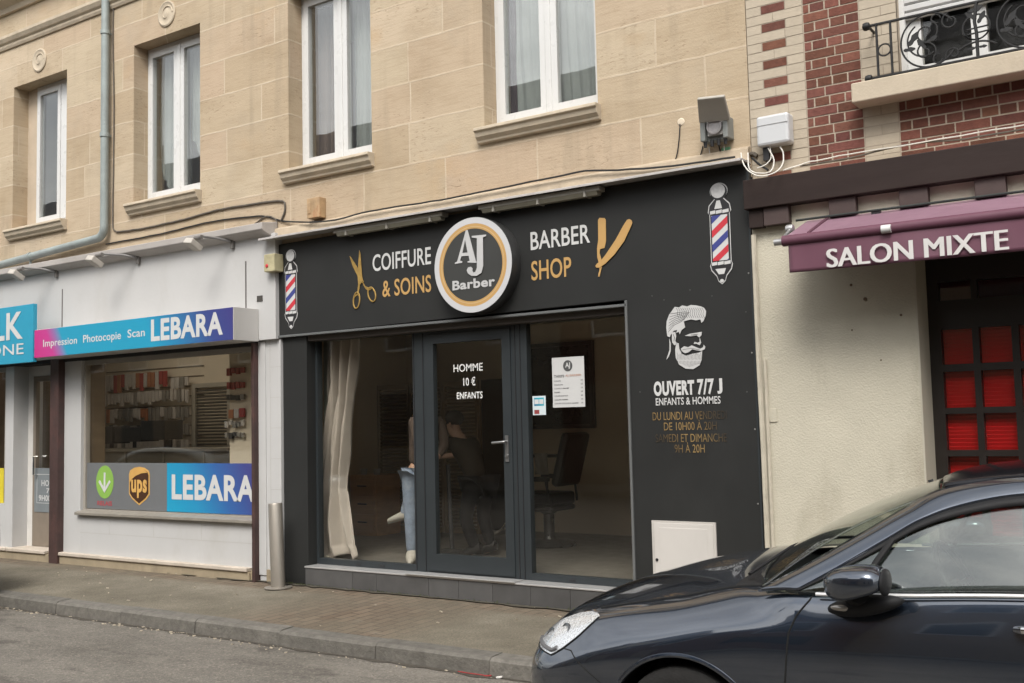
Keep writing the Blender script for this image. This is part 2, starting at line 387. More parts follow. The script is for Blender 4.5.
def asphalt_mat():
    m, nt, out = nt_new('asphalt')
    b = N(nt, 'ShaderNodeBsdfPrincipled'); L(nt, b.outputs[0], out.inputs[0])
    pos = N(nt, 'ShaderNodeNewGeometry').outputs['Position']
    n1 = noise(nt, scaled(nt, pos, (.7, 1.2, 1)), 1.2, 8, .66); n2 = noise(nt, pos, 210, 3, .7); n3 = noise(nt, scaled(nt, pos, (.6, 1.4, 1)), 2.3, 5, .6)
    c = ramp(nt, n1, [(.25, (.102, .092, .078)), (.5, (.142, .129, .112)), (.75, (.188, .171, .149))])
    v = N(nt, 'ShaderNodeTexVoronoi'); v.inputs['Scale'].default_value = 75; L(nt, pos, v.inputs['Vector'])
    c = mixc(nt, .75, c, mixc(nt, 1.0, c, ramp(nt, v.outputs['Color'], [(0, (.5, .5, .5)), (.75, (1.1, 1.1, 1.1)), (1, (1.9, 1.86, 1.78))]), 'MULTIPLY'))
    c = mixc(nt, 1.0, c, ramp(nt, n2, [(.3, (.78, .78, .78)), (.7, (1.2, 1.2, 1.19))]), 'MULTIPLY')
    f = N(nt, 'ShaderNodeMath', operation='MULTIPLY'); L(nt, ramp(nt, n3, [(.56, (0, 0, 0)), (.66, (1, 1, 1))]), f.inputs[0]); f.inputs[1].default_value = .6
    c = mixc(nt, f.outputs[0], c, (.040, .034, .029))
    n4 = noise(nt, scaled(nt, pos, (.8, 1.5, 1)), 1.6, 9, .78)
    f2 = N(nt, 'ShaderNodeMath', operation='MULTIPLY'); L(nt, ramp(nt, n4, [(.54, (0, 0, 0)), (.66, (1, 1, 1))]), f2.inputs[0]); f2.inputs[1].default_value = .5
    c = mixc(nt, f2.outputs[0], c, (.205, .187, .16))
    L(nt, c, b.inputs['Base Color']); b.inputs['Roughness'].default_value = .88; b.inputs['Specular IOR Level'].default_value = .3
    bp = N(nt, 'ShaderNodeBump'); bp.inputs['Strength'].default_value = .6; bp.inputs['Distance'].default_value = .006
    L(nt, v.outputs['Distance'], bp.inputs['Height']); L(nt, bp.outputs[0], b.inputs['Normal'])
    return m
def gradient_x(name, x0, x1, stops, rough=.3):
    """printed vinyl with colours running from left to right"""
    m, nt, out = nt_new(name)
    b = N(nt, 'ShaderNodeBsdfPrincipled'); L(nt, b.outputs[0], out.inputs[0])
    sx = N(nt, 'ShaderNodeSeparateXYZ'); L(nt, N(nt, 'ShaderNodeNewGeometry').outputs['Position'], sx.inputs[0])
    zz = N(nt, 'ShaderNodeMath', operation='MULTIPLY_ADD'); L(nt, sx.outputs[2], zz.inputs[0]); zz.inputs[1].default_value = .55; L(nt, sx.outputs[0], zz.inputs[2])
    mr = N(nt, 'ShaderNodeMapRange'); L(nt, zz.outputs[0], mr.inputs[0]); mr.inputs[1].default_value = x0; mr.inputs[2].default_value = x1
    L(nt, ramp(nt, mr.outputs[0], stops), b.inputs['Base Color']); b.inputs['Roughness'].default_value = rough
    return m

def gold_sheen(name, stops):  # gold foil's reflection painted into the letter colour, running off to dark
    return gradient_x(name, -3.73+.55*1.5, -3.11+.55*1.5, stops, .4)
LETGS = gold_sheen('gold vinyl with painted sheen', [(0, (.16, .105, .045)), (.3, (.27, .18, .075)), (.62, (.20, .13, .055)), (.78, (.07, .05, .028)), (1, (.035, .028, .02))])
LETGS2 = gold_sheen('gold vinyl with painted middle sheen', [(0, (.045, .034, .022)), (.18, (.12, .08, .038)), (.4, (.27, .18, .075)), (.68, (.16, .11, .05)), (.85, (.05, .038, .024)), (1, (.035, .028, .02))])
# palette
STONE = stone_mat()
TRIMSTONE = pm('weathered sill stone', (.475, .405, .31), .85, .16, 5, .3, 40, spec=.25, stain=((.33, .27, .20), .6), sstain=4)
PVC = pm('white window plastic', (.60, .60, .59), .3, .04, 3)
WHITE = pm('white shop paint', (.46, .456, .45), .6, .05, 1.6, .12, 25, stain=((.38, .362, .335), .5), sstain=1.2)
CREAM = pm('aged threshold stone', (.46, .40, .335), .7, .14, 5, .2, 40, stain=((.36, .31, .24), .6), sstain=4)
BASESTONE = pm('brown base course', (.30, .245, .165), .85, .16, 5, .3, 40, stain=((.17, .14, .1), .6), sstain=4)
BLACKP = pm('charcoal fascia panel', (.0205, .0210, .0205), .5, .10, 1.2, .03, 30, spec=.3, stain=((.033, .033, .032), .35), sstain=.8)
ANTH = pm('anthracite aluminium', (.024, .029, .032), .42, .08, 2, .02, 80, spec=.5)
TILE = pm('grey plinth tile', (.075, .073, .072), .5, .18, 6, .1, 60, tone=True)
ALU = pm('brushed aluminium', (.58, .57, .56), .35, .06, 8, metal=.6)
STEEL = pm('brushed steel', (.34, .31, .27), .42, .1, 5, metal=.65, stretch=(1, 1, .1))
ZINC = pm('grey painted zinc', (.27, .305, .30), .55, .14, 6, .1, 40, metal=.15, stain=((.17, .18, .175), .6), sstain=6)
LETW = pm('white vinyl', (.54, .54, .535), .4, .03, 4)
LETG = pm('gold vinyl', (.47, .285, .105), .4, .05, 4)
BLUEV = pm('blue vinyl', (.045, .055, .22), .4, .05, 4); REDV = pm('red vinyl', (.50, .035, .05), .4, .05, 4)
INKV = pm('black vinyl', (.02, .02, .022), .4, .05, 4); SILV = pm('grey vinyl', (.52, .52, .52), .4, .1, 30)
BROWNW = pm('brown painted timber', (.024, .0145, .0125), .65, .14, 5, .12, 30, stretch=(.2, 1, 1), stain=((.038, .026, .022), .4), sstain=2, spec=.25)
BROWNM = pm('rusty brown steel', (.050, .027, .024), .55, .25, 8, .1, 60, stain=((.12, .05, .042), .5), sstain=5)
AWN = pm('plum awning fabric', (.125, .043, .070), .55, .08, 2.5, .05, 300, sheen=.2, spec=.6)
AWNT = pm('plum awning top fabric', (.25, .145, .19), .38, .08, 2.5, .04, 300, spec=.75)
STUCCO = pm('cream roughcast render', (.495, .462, .375), .92, .10, 1.4, .55, 75, spec=.15, stain=((.33, .295, .225), .75), sstain=1.3)
SMOOTHR = pm('smooth cream render', (.44, .41, .335), .85, .07, 2, .15, 40, spec=.2)
DARKW = pm('black brown door timber', (.016, .012, .010), .4, .15, 5)
REDB = pm('red slatted blind', (.78, .016, .022), .5, .08, 3)
IRON = pm('black wrought iron', (.007, .007, .0075), .6, .2, 12, .1, 60)
BRICKR = pm('red brick', (.165, .068, .050), .85, .22, 30, .4, 90, tone=True, spec=.2, world=True)
BRICKW = pm('cream brick', (.43, .37, .29), .82, .06, 22, .25, 90, tone=True, spec=.2, world=True)
MORTAR = pm('pale mortar', (.40, .34, .27), .95, .15, 20, .4, 120, spec=.15)
BLACKC = pm('black cable', (.014, .014, .014), .5, .1, 5); WHITEC = pm('white cable', (.62, .60, .55), .5, .08, 5); GREYC = pm('grey dusty cable', (.10, .085, .068), .7, .3, 9)
LEDGE = pm('weathered ledge', (.41, .335, .245), .8, .16, 5, .25, 40, stain=((.28, .22, .155), .65), sstain=3)
CORN = pm('dirty cornice', (.36, .335, .315), .75, .15, 3, .15, 30, stain=((.22, .195, .17), .7), sstain=2.2, stretch=(.6, 1, 1))
PLASTER = pm('interior plaster', (.72, .62, .48), .9, .06, 2); CEIL = pm('ceiling white', (.8, .77, .72), .9, .05, 2)
FLOORIN = pm('shop floor tile', (.16, .15, .135), .4, .12, 3); DARKIN = pm('dark interior paint', (.06, .05, .042), .8, .1, 2)
CURTB = pm('beige curtain cloth', (.47, .425, .385), .9, .07, 6, .1, 200, sheen=.3, spec=.1, trans=.12)
NET = pm('white net curtain', (.46, .47, .45), .9, .06, 8, .1, 150, spec=.1, trans=.35); BRCURT = pm('brown curtain', (.15, .10, .08), .9, .1, 6)
SLAT = pm('brown stand-in slats', (.36, .27, .175), .6, .12, 6); WOOD = pm('drawer timber', (.50, .26, .115), .45, .2, 5, stretch=(.3, 1, 3))
LEATH = pm('black leather', (.012, .012, .012), .4, .1, 9, .15, 120); CHROME = pm('chrome', (.7, .7, .7), .14, .03, 5, metal=1, rvar=.04)
GLS = glass('shop glass', .04, (.97, .965, .94)); GLU = glass('upper window glass', .13, (.93, .95, .94)); GLC = glass('car glass', .10, (.70, .75, .72), wave=0)
GLP = glass('phone shop glass', .038, (.97, .965, .94))
EXPOSURE = 0.64
# ================================================================== the setting: road, kerb, pavement
ROAD, PAVE0, PAVEK = -.16, 0.0, -.04
mb = MB().box(-160, 160, -160, 160, -.6, -.25); struct(mb, 'ground', pm('bare ground', (.14, .12, .1), .95))
mb = MB().box(-60, 40, -12.6, -1.2, -.24, ROAD); struct(mb, 'road', asphalt_mat())
mb = MB().add([(-60, -1.44, PAVEK), (40, -1.44, PAVEK), (40, .3, 0), (-60, .3, 0), (-60, -1.44, -.24), (40, -1.44, -.24), (40, .3, -.24), (-60, .3, -.24)],
              [(0, 1, 2, 3), (4, 7, 6, 5), (0, 4, 5, 1), (1, 5, 6, 2), (2, 6, 7, 3), (3, 7, 4, 0)])
struct(mb, 'pavement', pavement_mat())
KERB = pm('worn granite kerb', (.122, .113, .098), .9, .30, 16, .8, 45, stain=((.07, .063, .053), .55), sstain=3, tone=True)
mb = MB(); x = -40.0
while x < 20:
    l = random.choice([.98, 1.0, 1.02, .6 if random.random() < .15 else 1.0]); t = random.uniform(.85, 1.12)
    dz = random.uniform(-.004, .004); dy = random.uniform(-.006, .006); a, b2 = x+.0025, x+l-.0025
    prof = [(-1.445, -.24), (-1.445, PAVEK+.004+dz), (-1.575+dy, PAVEK-.002+dz), (-1.60+dy, PAVEK-.022+dz), (-1.612+dy, -.24)]
    n0 = len(mb.f); mb.prismx(prof, a, b2)
    for i in range(n0, len(mb.f)): mb.c[i] = (t, t, t)
    x += l
struct(mb, 'kerb', KERB)
mb = MB().box(-60, 40, -15.0, -12.6, -.24, -.04); struct(mb, 'far_pavement', pm('far pavement asphalt', (.17, .15, .12), .9, .15, 2))
# dirt along the kerb and the wall, cement spilt on the road
rd_ = random.Random(11)
xs_g = [-14+.11*i for i in range(105)]
o = MB().add([(x, y, ROAD+.004) for x in xs_g for y in (-1.60, -1.632-abs(rd_.gauss(0, .028)))], [(2*i+1, 2*i+3, 2*i+2, 2*i) for i in range(len(xs_g)-1)]).build('gutter_dirt', pm('dark gutter dirt', (.055, .047, .036), .95, .35, 22, .5, 60), None); props(o, 'dark dirt gathered in the gutter along the kerb', 'dirt', kind='stuff')
o = MB().add([(x, y, .0045+y*.028) for x in xs_g[40:] for y in (-.0, -.035-abs(rd_.gauss(0, .03)))], [(2*i+1, 2*i+3, 2*i+2, 2*i) for i in range(len(xs_g[40:])-1)]).build('wall_foot_dirt', pm('dark wall foot dirt', (.060, .052, .036), .95, .35, 22, .5, 60), None); props(o, 'dark damp dirt on the pavement along the foot of the shop fronts', 'dirt', kind='stuff')
# litter and weeds
mb = MB()
for i in range(170):
    k = random.random()
    if k < .72:
        x = random.choice([random.gauss(-9.6, .45), random.gauss(-7.9, .35), random.gauss(-6.5, .5), random.uniform(-11, -3.6)]); y = -1.62-abs(random.gauss(0, .055)); z = ROAD+.003
    else:
        x = random.uniform(-11, -3.2); y = random.uniform(-1.35, -.02); z = PAVE0+y*(.04/1.44)*1.0+.003
    s = random.choice([.0035, .004, .005, .008]); a = random.uniform(0, 3.1)
    mb.obox((x, y, z), (math.cos(a), math.sin(a), random.uniform(-.3, .3)), (-math.sin(a), math.cos(a), .1), (0, 0, 1), s*1.6, s, s*.4)
o = mb.build('litter', pm('dry leaf scraps', (.36, .31, .235), .9, .35, 40), None)
props(o, 'pale dry leaf scraps and grit along the kerb', 'litter', kind='stuff')
p = P(484, 667, -1.63)
mb = MB().tube([(p.x-.22, -1.632, ROAD+.008), (p.x-.12, -1.636, ROAD+.007), (p.x+.0, -1.63, ROAD+.006)], .0035, 5)
mb.obox((p.x+.03, -1.634, ROAD+.008), (1, .1, .1), (-.1, 1, 0), (0, 0, 1), .03, .006, .003)
mb.thing('paper_scrap', pm('red paper', (.30, .03, .03), .7, .2, 30), 'torn red strip of paper lying in the gutter', 'paper scrap')
mb = MB().obox((p.x+.13, -1.636, ROAD+.010), (1, .1, .2), (-.1, 1, 0), (0, 0, 1), .022, .010, .005)
mb.thing('paper_scrap', pm('white paper', (.7, .68, .64), .7, .05, 30), 'crumpled white scrap of paper in the gutter beside the red strip', 'paper scrap')
mb = MB()
for i in range(150):
    x = random.choice([random.gauss(-7.62, .16), random.gauss(-6.6, .35), random.uniform(-7.7, -4.4)]); y = -.012-abs(random.gauss(0, .012))
    h = random.uniform(.008, .03); a = random.uniform(0, 6.3); dx, dy = math.cos(a)*h*.7, -abs(math.sin(a))*h*.7
    mb.add([(x-.004, y, 0), (x+.004, y, 0), (x+dx, y+dy, h), (x+dx*.6-.006, y+dy*.6, h*.8)], [(0, 1, 2, 3)])
o = mb.build('weeds', pm('weed green', (.07, .085, .03), .8, .3, 30), None); props(o, 'small weeds growing along the foot of the barber plinth', 'weeds', kind='stuff')

# ================================================================== stone house (upper floor over both shops)
WY = .05                                                            # face of the ashlar
house = root('stone_house', (-9.5, .05, 0), 'pale limestone house with four white upper windows above the two shops', 'house')
WIN = [(-12.854, -11.68, 4.17, 6.06), (-10.35, -9.178, 4.17, 6.06), (-7.80, -6.668, 4.17, 6.06), (-5.33, -4.167, 4.17, 6.06)]
HX0, HX1 = -17.6, -2.857
mb = holes_wall(MB(), HX0, HX1, 3.36, 7.9, WY, WY+.42, WIN+[(-15.36, -14.2, 4.17, 6.06)])
mb.build('wall', STONE, house)
mb = MB().box(HX0, HX0+.3, .5, 9, 0, 7.9).box(HX1-.25, HX1-.001, .475, 9, 0, 7.9).box(HX0, HX1, 9, 9.3, 0, 7.9)
mb.box(HX0+.3, HX1-.25, 4.6, 4.8, 3.4, 7.6)
mb.build('interior_wall', PLASTER, house)
MB().box(HX0+.3, HX1-.25, .34, 9, 3.22, 3.36).box(HX0, HX1, .4, 9.3, 7.9, 8.0).build('floor_slab', CEIL, house)
rf = MB().prismx([(-.35, 7.85), (4.6, 11.0), (9.6, 7.85), (9.6, 8.02), (4.6, 11.2), (-.35, 8.02)], HX0-.1, HX1)
rf.build('roof', pm('slate roof', (.09, .09, .10), .6, .2, 8), house)
# string course and upper cornice
def mould(mb, x0, x1, prof): mb.prismx(prof, x0, x1)
mb = MB(); mould(mb, HX0, HX1, [(WY+.01, 6.60), (WY-.02, 6.60), (WY-.035, 6.63), (WY-.035, 6.655), (WY-.06, 6.675), (WY-.085, 6.72), (WY-.085, 6.755), (WY+.01, 6.785)])
mb.build('string_course', TRIMSTONE, house)
mb = MB(); mould(mb, HX0, HX1, [(WY+.01, 7.08), (WY-.04, 7.08), (WY-.06, 7.14), (WY-.17, 7.20), (WY-.20, 7.27), (WY-.20, 7.34), (WY+.01, 7.40)])
mb.build('upper_cornice', TRIMSTONE, house)
# carved roundels on the keystones
for (mx, mz) in ((-12.27, 6.30), (-9.745, 6.30), (-7.24, 6.30), (-4.75, 6.30)):
    mb = MB().lathe([(.150, 0), (.150, .014), (.135, .020), (.115, .010), (.07, .008), (.045, .016), (0, .018)], (mx, WY-.0, mz), (0, -1, 0), 32)
    med = mb.build('keystone_roundel', TRIMSTONE, house, smooth=True)
    sp = [(mx+(.105-.013*t)*math.cos(t*1.0), WY-.011, mz+(.105-.013*t)*math.sin(t*1.0)) for t in [i*.3 for i in range(26)]]
    MB().tube(sp, .009, 6).build('scroll', TRIMSTONE, med, smooth=True)
def window(hx0, hx1, z0, z1, par, single=False, wy=WY, fy=.245):
    """two-leaf white plastic window standing in the reveal"""
    if single:
        hx0 = hx0+.215
        MB().box(hx0-.22, hx0-.002, fy+.01, fy+.06, z0, z1).build('lining_board', pm('beige lining', (.45, .37, .28), .7), par)
    fr = holes_wall(MB(), hx0+.002, hx1-.002, z0+.02, z1-.002, fy, fy+.06, [(hx0+.065, hx1-.065, z0+.085, z1-.065)])
    f = fr.build('window', PVC, par, bevel=.006)
    xm = (hx0+hx1)/2
    if single: leaves = [(hx0+.04, hx0+.55)]
    else: leaves = [(hx0+.05, xm-.028), (xm+.028, hx1-.05)]
    for (a, b) in leaves:
        lf = holes_wall(MB(), a, b, z0+.075, z1-.055, fy-.018, fy+.04, [(a+.062, b-.062, z0+.075+.075, z1-.055-.07)])
        lo = lf.build('leaf', PVC, f, bevel=.008)
        MB().box(a+.055, b-.055, fy+.004, fy+.024, z0+.145, z1-.12).build('pane', GLU, f)
    if single: MB().box(hx0+.55, hx1-.04, fy-.01, fy+.05, z0+.08, z1-.06).build('side_panel', PVC, f, bevel=.006)
    else: MB().box(xm-.030, xm+.030, fy-.03, fy+.02, z0+.08, z1-.06).build('meeting_stile', PVC, f, bevel=.008)
    MB().box(hx0+.02, hx1-.02, fy-.03, fy, z0+.018, z0+.072).build('drip_rail', PVC, f, bevel=.008)
    return f
for i, (a, b, c, d) in enumerate(WIN+[(-15.36, -14.2, 4.17, 6.06)]):
    window(a, b, c, d, house, single=(i == 0))
    # moulded stone sill
    prof = [(WY+.19, 4.185), (WY-.10, 4.165), (WY-.105, 4.135), (WY-.085, 4.125), (WY-.075, 4.085), (WY-.045, 4.055), (WY-.04, 4.035), (WY+.01, 4.03)]
    MB().prismx([(y, z) for y, z in prof], a-.055, b+.03).build('stone_sill', TRIMSTONE, house, bevel=.006)
    mb = MB().box(a, b, WY+.19, fy if False else .247, 4.172, 4.196)
    mb.build('window_board', PVC, house)
# curtains behind the upper windows
def drape(x0, x1, z0, z1, y, amp, waves, gather=0, cut=None, seed=0, nx=70, nz=24):
    rnd = random.Random(seed); ph = [rnd.uniform(0, 6.3) for _ in range(4)]
    def fn(u, v):
        z = z0+(z1-z0)*v
        s = u+.02*math.sin(5*v+ph[0])
        w = amp*(math.sin(2*math.pi*waves*s+ph[1])+.45*math.sin(2*math.pi*waves*2.3*s+ph[2]))*(1-.35*v)
        xx = x0+(x1-x0)*u+gather*(math.sin(math.pi*(1-v))*.5)*(.5-u)
        if cut: z = max(z, cut(u))
        return (xx, y+w, z)
    return MB().grid(fn, nx, nz)
def hang(mb, name, m, label, cat, group=None):
    return mb.thing(name, m, label, cat, group, smooth='all', solid=.004)
def lace(u): return 4.2+.95*(1-abs(2*u-1))**.9*.0+(.62 if False else 0)+.0
a, b, c, d = WIN[1]
hang(drape(a+.06, a+.60, 4.20, 6.0, .40, .022, 7, seed=1, cut=lambda u: 4.22+.55*max(0, .45-u)*1.6), 'net_curtain', NET, 'white scalloped net curtain in the left pane of the second window from the left', 'curtain', 'net curtains upstairs')
hang(drape(a+.60, b-.05, 4.22, 6.0, .40, .022, 7, seed=2, cut=lambda u: 4.25+.75*max(0, 1-u*1.35)), 'net_curtain', NET, 'white net curtain drawn aside in the right pane of the second window from left', 'curtain', 'net curtains upstairs')
a, b, c, d = WIN[2]
hang(drape(a+.02, a+.42, 4.2, 6.0, .46, .03, 4, seed=3), 'brown_curtain', BRCURT, 'brown curtain at the left side of the third window from the left', 'curtain')
hang(drape(a+.58, b-.03, 4.2, 6.0, .42, .02, 6, seed=4), 'net_curtain', NET, 'white net curtain filling the right pane of the third window from the left', 'curtain', 'net curtains upstairs')
a, b, c, d = WIN[3]
hang(drape(a+.03, a+.20, 4.2, 6.0, .46, .02, 3, seed=5), 'brown_curtain', pm('plum curtain', (.09, .05, .06), .9), 'dark plum curtain at the left edge of the window above the round sign', 'curtain')
hang(drape(a+.14, b-.03, 4.2, 6.0, .40, .022, 10, seed=6), 'net_curtain', NET, 'sheer white curtain across the window above the barber lettering', 'curtain', 'net curtains upstairs')
hang(drape(WIN[0][0]+.2, WIN[0][1]-.02, 4.2, 6.0, .62, .02, 4, seed=8), 'brown_curtain', pm('taupe blind cloth', (.15, .115, .09), .9), 'taupe curtain drawn behind the leftmost upper window', 'curtain')

# downpipe with its elbow
DPX = P(105, 100, -.03).x; DZ = P(104, 238, -.03).z+.01; DL = P(0, 265, -.03)
mb = MB(); pts = [(DPX, -.03, 7.2), (DPX, -.03, DZ+.13)]
for k in range(1, 7):
    t = k/6*math.pi/2; pts.append((DPX-.13*(1-math.cos(t)), -.03, DZ+.13-.13*math.sin(t)))
DS_ = (DZ-DL.z)/(DPX-.13-DL.x); dpz = lambda x: DZ-(DPX-.13-x)*DS_
pts += [(-12.0, -.03, dpz(-12.0)), (-17.0, -.03, dpz(-17.0))]
dp = root('downpipe', (-10.93, -.03, 3.6), 'grey zinc downpipe between the upper windows bending left over the white shop', 'downpipe')
MB().tube(pts, .047, 14).build('pipe', ZINC, dp, smooth=True)
for z in (5.05, 6.3): MB().lathe([(.049, -.025), (.057, -.025), (.057, .025), (.049, .025)], (DPX, -.03, z), (0, 0, 1), 16).box(DPX-.01, DPX+.01, -.03, .06, z-.012, z+.012).build('bracket', ZINC, dp, smooth=True)
for x in (-12.3, -14.3): MB().lathe([(.049, -.02), (.056, -.02), (.056, .02), (.049, .02)], (x, -.03, dpz(x)), (1, 0, .05), 16).box(x-.012, x+.012, -.04, -.02, dpz(x)-.14, dpz(x)-.02).build('bracket', ZINC, dp, smooth=True)
# cables on the stone
def cable(pts, r, m, label, wob=.008, seed=1, name='cable', group=None):
    rnd = random.Random(seed); q = []
    V = [Vector(p_) for p_ in pts]; V = [V[0]*2-V[1]]+V+[V[-1]*2-V[-2]]
    for i in range(1, len(V)-2):
        p0, p1, p2, p3 = V[i-1:i+3]; ln = (p2-p1).length
        n = max(3, int(ln/.10)); m1 = (p2-p0)*.5; m2 = (p3-p1)*.5
        if m1.length > ln: m1 = m1*(ln/m1.length)
        if m2.length > ln: m2 = m2*(ln/m2.length)
        for k in range(n):
            t = k/n; q.append(p1*(2*t**3-3*t**2+1)+m1*(t**3-2*t**2+t)+p2*(-2*t**3+3*t**2)+m2*(t**3-t**2)+Vector((0, rnd.uniform(-1, 0)*wob*.2, rnd.uniform(-1, 1)*wob*.35)))
    q.append(Vector(pts[-1]))
    return MB().tube(q, r, 6).thing(name, m, label, 'cable', group, smooth=True)
WF = WY-.012
def S(px, py, y=WF): p = P(px, py, y); return (p.x, y, p.z)
cable([S(113.5, 0), S(113, 40), S(114, 105), S(113.5, 160), S(113, 228), S(117, 232)], .008, GREYC, 'dark cable clipped to the stone just right of the downpipe', .004, 2)
cable([S(117, 232), S(145, 228), S(185, 219), S(222, 209), S(240, 206), S(283, 201), S(285, 210), S(281, 221)], .011, GREYC, 'thick grey conduit climbing right above the white shop cornice', .008, 3)
cable([S(106, 244), S(160, 234), S(210, 222), S(262, 216), S(283, 221)]+[S(a_, b_, -.034) for a_, b_ in ((309, 222), (335, 220), (362, 213), (395, 207), (440, 200), (480, 192), (520, 184), (560, 176), (585, 171), (618, 170), (672, 166), (735, 157))], .0085, BLACKC, 'thin black cable sagging along the stone above the barber ledge', .006, 4)
cable([S(680, 124, WY-.006), S(679, 140), S(676, 158), S(670, 168)], .005, BLACKC, 'short black wire hanging from a plaster patch left of the floodlight', .004, 5)
cable([S(703, 146), S(699, 158), S(688, 166), S(676, 170)], .005, BLACKC, 'black wire curling left from the open timer box', .003, 6)
cable([S(719, 146), S(722, 156), S(728, 160), S(742, 162)], .005, BLACKC, 'black wire curling right from the open timer box', .003, 7)
cable([S(724, 146), S(725, 153), S(730, 158), S(741, 160)], .004, WHITEC, 'white wire dropping from the right side of the open timer box', .003, 8)
cable([S(709, 147), S(710, 160), S(706, 166)], .004, WHITEC, 'short white wire under the middle of the open timer box', .003, 9)
MB().lathe([(.032, 0), (.026, .006), (0, .008)], (P(681, 122, WY).x, WY, P(681, 122, WY).z), (0, -1, 0), 14).thing('plaster_patch', pm('fresh plaster', (.62, .53, .41), .9), 'small pale plaster patch on the stone where a wire enters', 'patch')
cable([S(678, 165), S(712, 160), S(752, 153.5), S(757, 156)], .016, GREYC, 'brown conduit end above the right end of the barber fascia', .002, 10, 'conduit')
# white wires looping from the junction box
cable([S(741, 153, -.06), S(742, 160, -.12), S(746, 168, -.2), S(753, 174, -.25), S(763, 176, -.25), S(776, 172, -.2), S(783, 163, -.1), S(783, 152, -.05), S(780, 147, -.04)], .005, WHITEC, 'outer white wire looping under the white junction box', .003, 11)
cable([S(748, 153, -.06), S(749, 168, -.16), S(756, 173, -.2), S(770, 172, -.15), S(774, 160, -.06), S(768, 148, -.04)], .005, WHITEC, 'inner white wire looping under the white junction box', .003, 12)
cable([S(770, 147, -.04), S(771, 158, -.05), S(765, 165, -.08), S(757, 168, -.12)], .004, WHITEC, 'short white wire from the left of the junction box', .003, 13)
cable([S(752, 158, -.03), S(760, 165, -.05), S(768, 170, -.1)], .009, BLACKC, 'black wire under the junction box at the corner of the houses', .003, 14)
cable([S(783, 170, -.1), S(806, 163, -.03), S(820, 160, -.03), S(850, 154, -.03), S(900, 146, -.03), S(960, 136, -.03), S(1030, 124, -.03)], .005, WHITEC, 'white cable along the brick just above the brown beam', .008, 15)
cable([S(800, 166, -.02), S(850, 158, -.02), S(885, 149, -.02), S(930, 142, -.02), S(965, 139, -.02), S(1030, 128, -.02)], .007, GREYC, 'grey cable along the brick just above the brown beam', .008, 16)
cable([S(252, 226), S(267, 216), S(277, 222), S(268, 238), S(262, 244)], .008, GREYC, 'tangled grey wire at the corner between the two shops', .01, 17)

# ================================================================== barber shop front
bs = root('barber_shopfront', (-5.4, 0, 0), 'charcoal barber shop front with glazed door and printed white and gold lettering', 'shop front')
FY = 0.0
# fascia with the wide right pilaster in one panel
mb = MB().prism([(-7.925, 2.47), (-3.93, 2.505), (-3.93, 0), (-2.877, 0), (-2.877, 3.455), (-7.985, 3.41)], FY, .12)
mb.build('fascia', BLACKP, bs, bevel=.004)
MB().box(-7.885, -7.553, .03, .16, 0, 2.47).build('pilaster_panel', BLACKP, bs, bevel=.004)
MB().box(-7.94, -3.93, -.016, .10, 2.452, 2.474).build('edge_trim', pm('grey edge trim', (.12, .125, .125), .35, .05), bs, bevel=.003)
MB().box(-3.945, -3.924, -.016, .10, .20, 2.50).build('edge_trim', pm('grey edge trim', (.12, .125, .125), .35, .05), bs, bevel=.003)
MB().box(-2.877, -2.862, -.005, .12, 0, 3.44).build('edge_trim', ANTH, bs)
MB().box(-7.62, -3.93, .05, .16, 2.40, 2.455).build('soffit', DARKIN, bs)
for z in (.9, 1.45, 2.02, 2.62, 3.18): MB().lathe([(.007, 0), (.005, .003), (0, .003)], (-2.895, FY, z), (0, -1, 0), 8).build('screw', pm('dull screw', (.22, .22, .21), .5), bs)
for px, py in ((652, 296), (664, 300), (690, 290), (712, 296), (746, 312), (747, 392), (640, 392)):
    p = P(px, py, FY); MB().lathe([(.006, 0), (.004, .0015), (0, .0015)], (p.x, FY, p.z), (0, -1, 0), 7).build('dust_mark', pm('grey dust mark', (.075, .075, .072), .9), bs)
# ledge (flashing) over the fascia
mb = MB().prismx([(WY+.01, 3.60), (.012, 3.585), (.0, 3.57), (-.02, 3.472), (WY+.01, 3.472)], -8.0, -2.86)
mb.build('plaster_band', LEDGE, bs, bevel=.004)
MB().prismx([(WY, 3.4745), (-.15, 3.468), (-.165, 3.462), (-.165, 3.446), (-.158, 3.446), (-.155, 3.456), (WY, 3.460)], -8.03, -2.86).build('ledge', pm('pale flashing', (.42, .40, .385), .6, .15, 7, stain=((.25, .21, .17), .6), sstain=5), bs)
# plinth of grey tiles, white sill
mb = MB(); x = -7.545; ts = [.62, .30, .62, .335, .365, .39, .39, .39, .3]
for w in ts:
    t = random.uniform(.85, 1.15); w = min(w, -3.93-x)
    if w <= .02: break
    n0 = len(mb.f); mb.box(x+.002, x+w-.002, -.02, .15, -.05, .17)
    for i in range(n0, len(mb.f)): mb.c[i] = (t, t, t)
    x += w
mb.build('tiled_plinth', TILE, bs)
MB().box(-7.543, -3.93, -.012, .15, -.05, .168).build('plinth_grout', pm('pale grout', (.28, .27, .26), .9), bs)
MB().box(-7.55, -3.932, -.028, .2, .171, .186).build('sill', ALU, bs, bevel=.003)
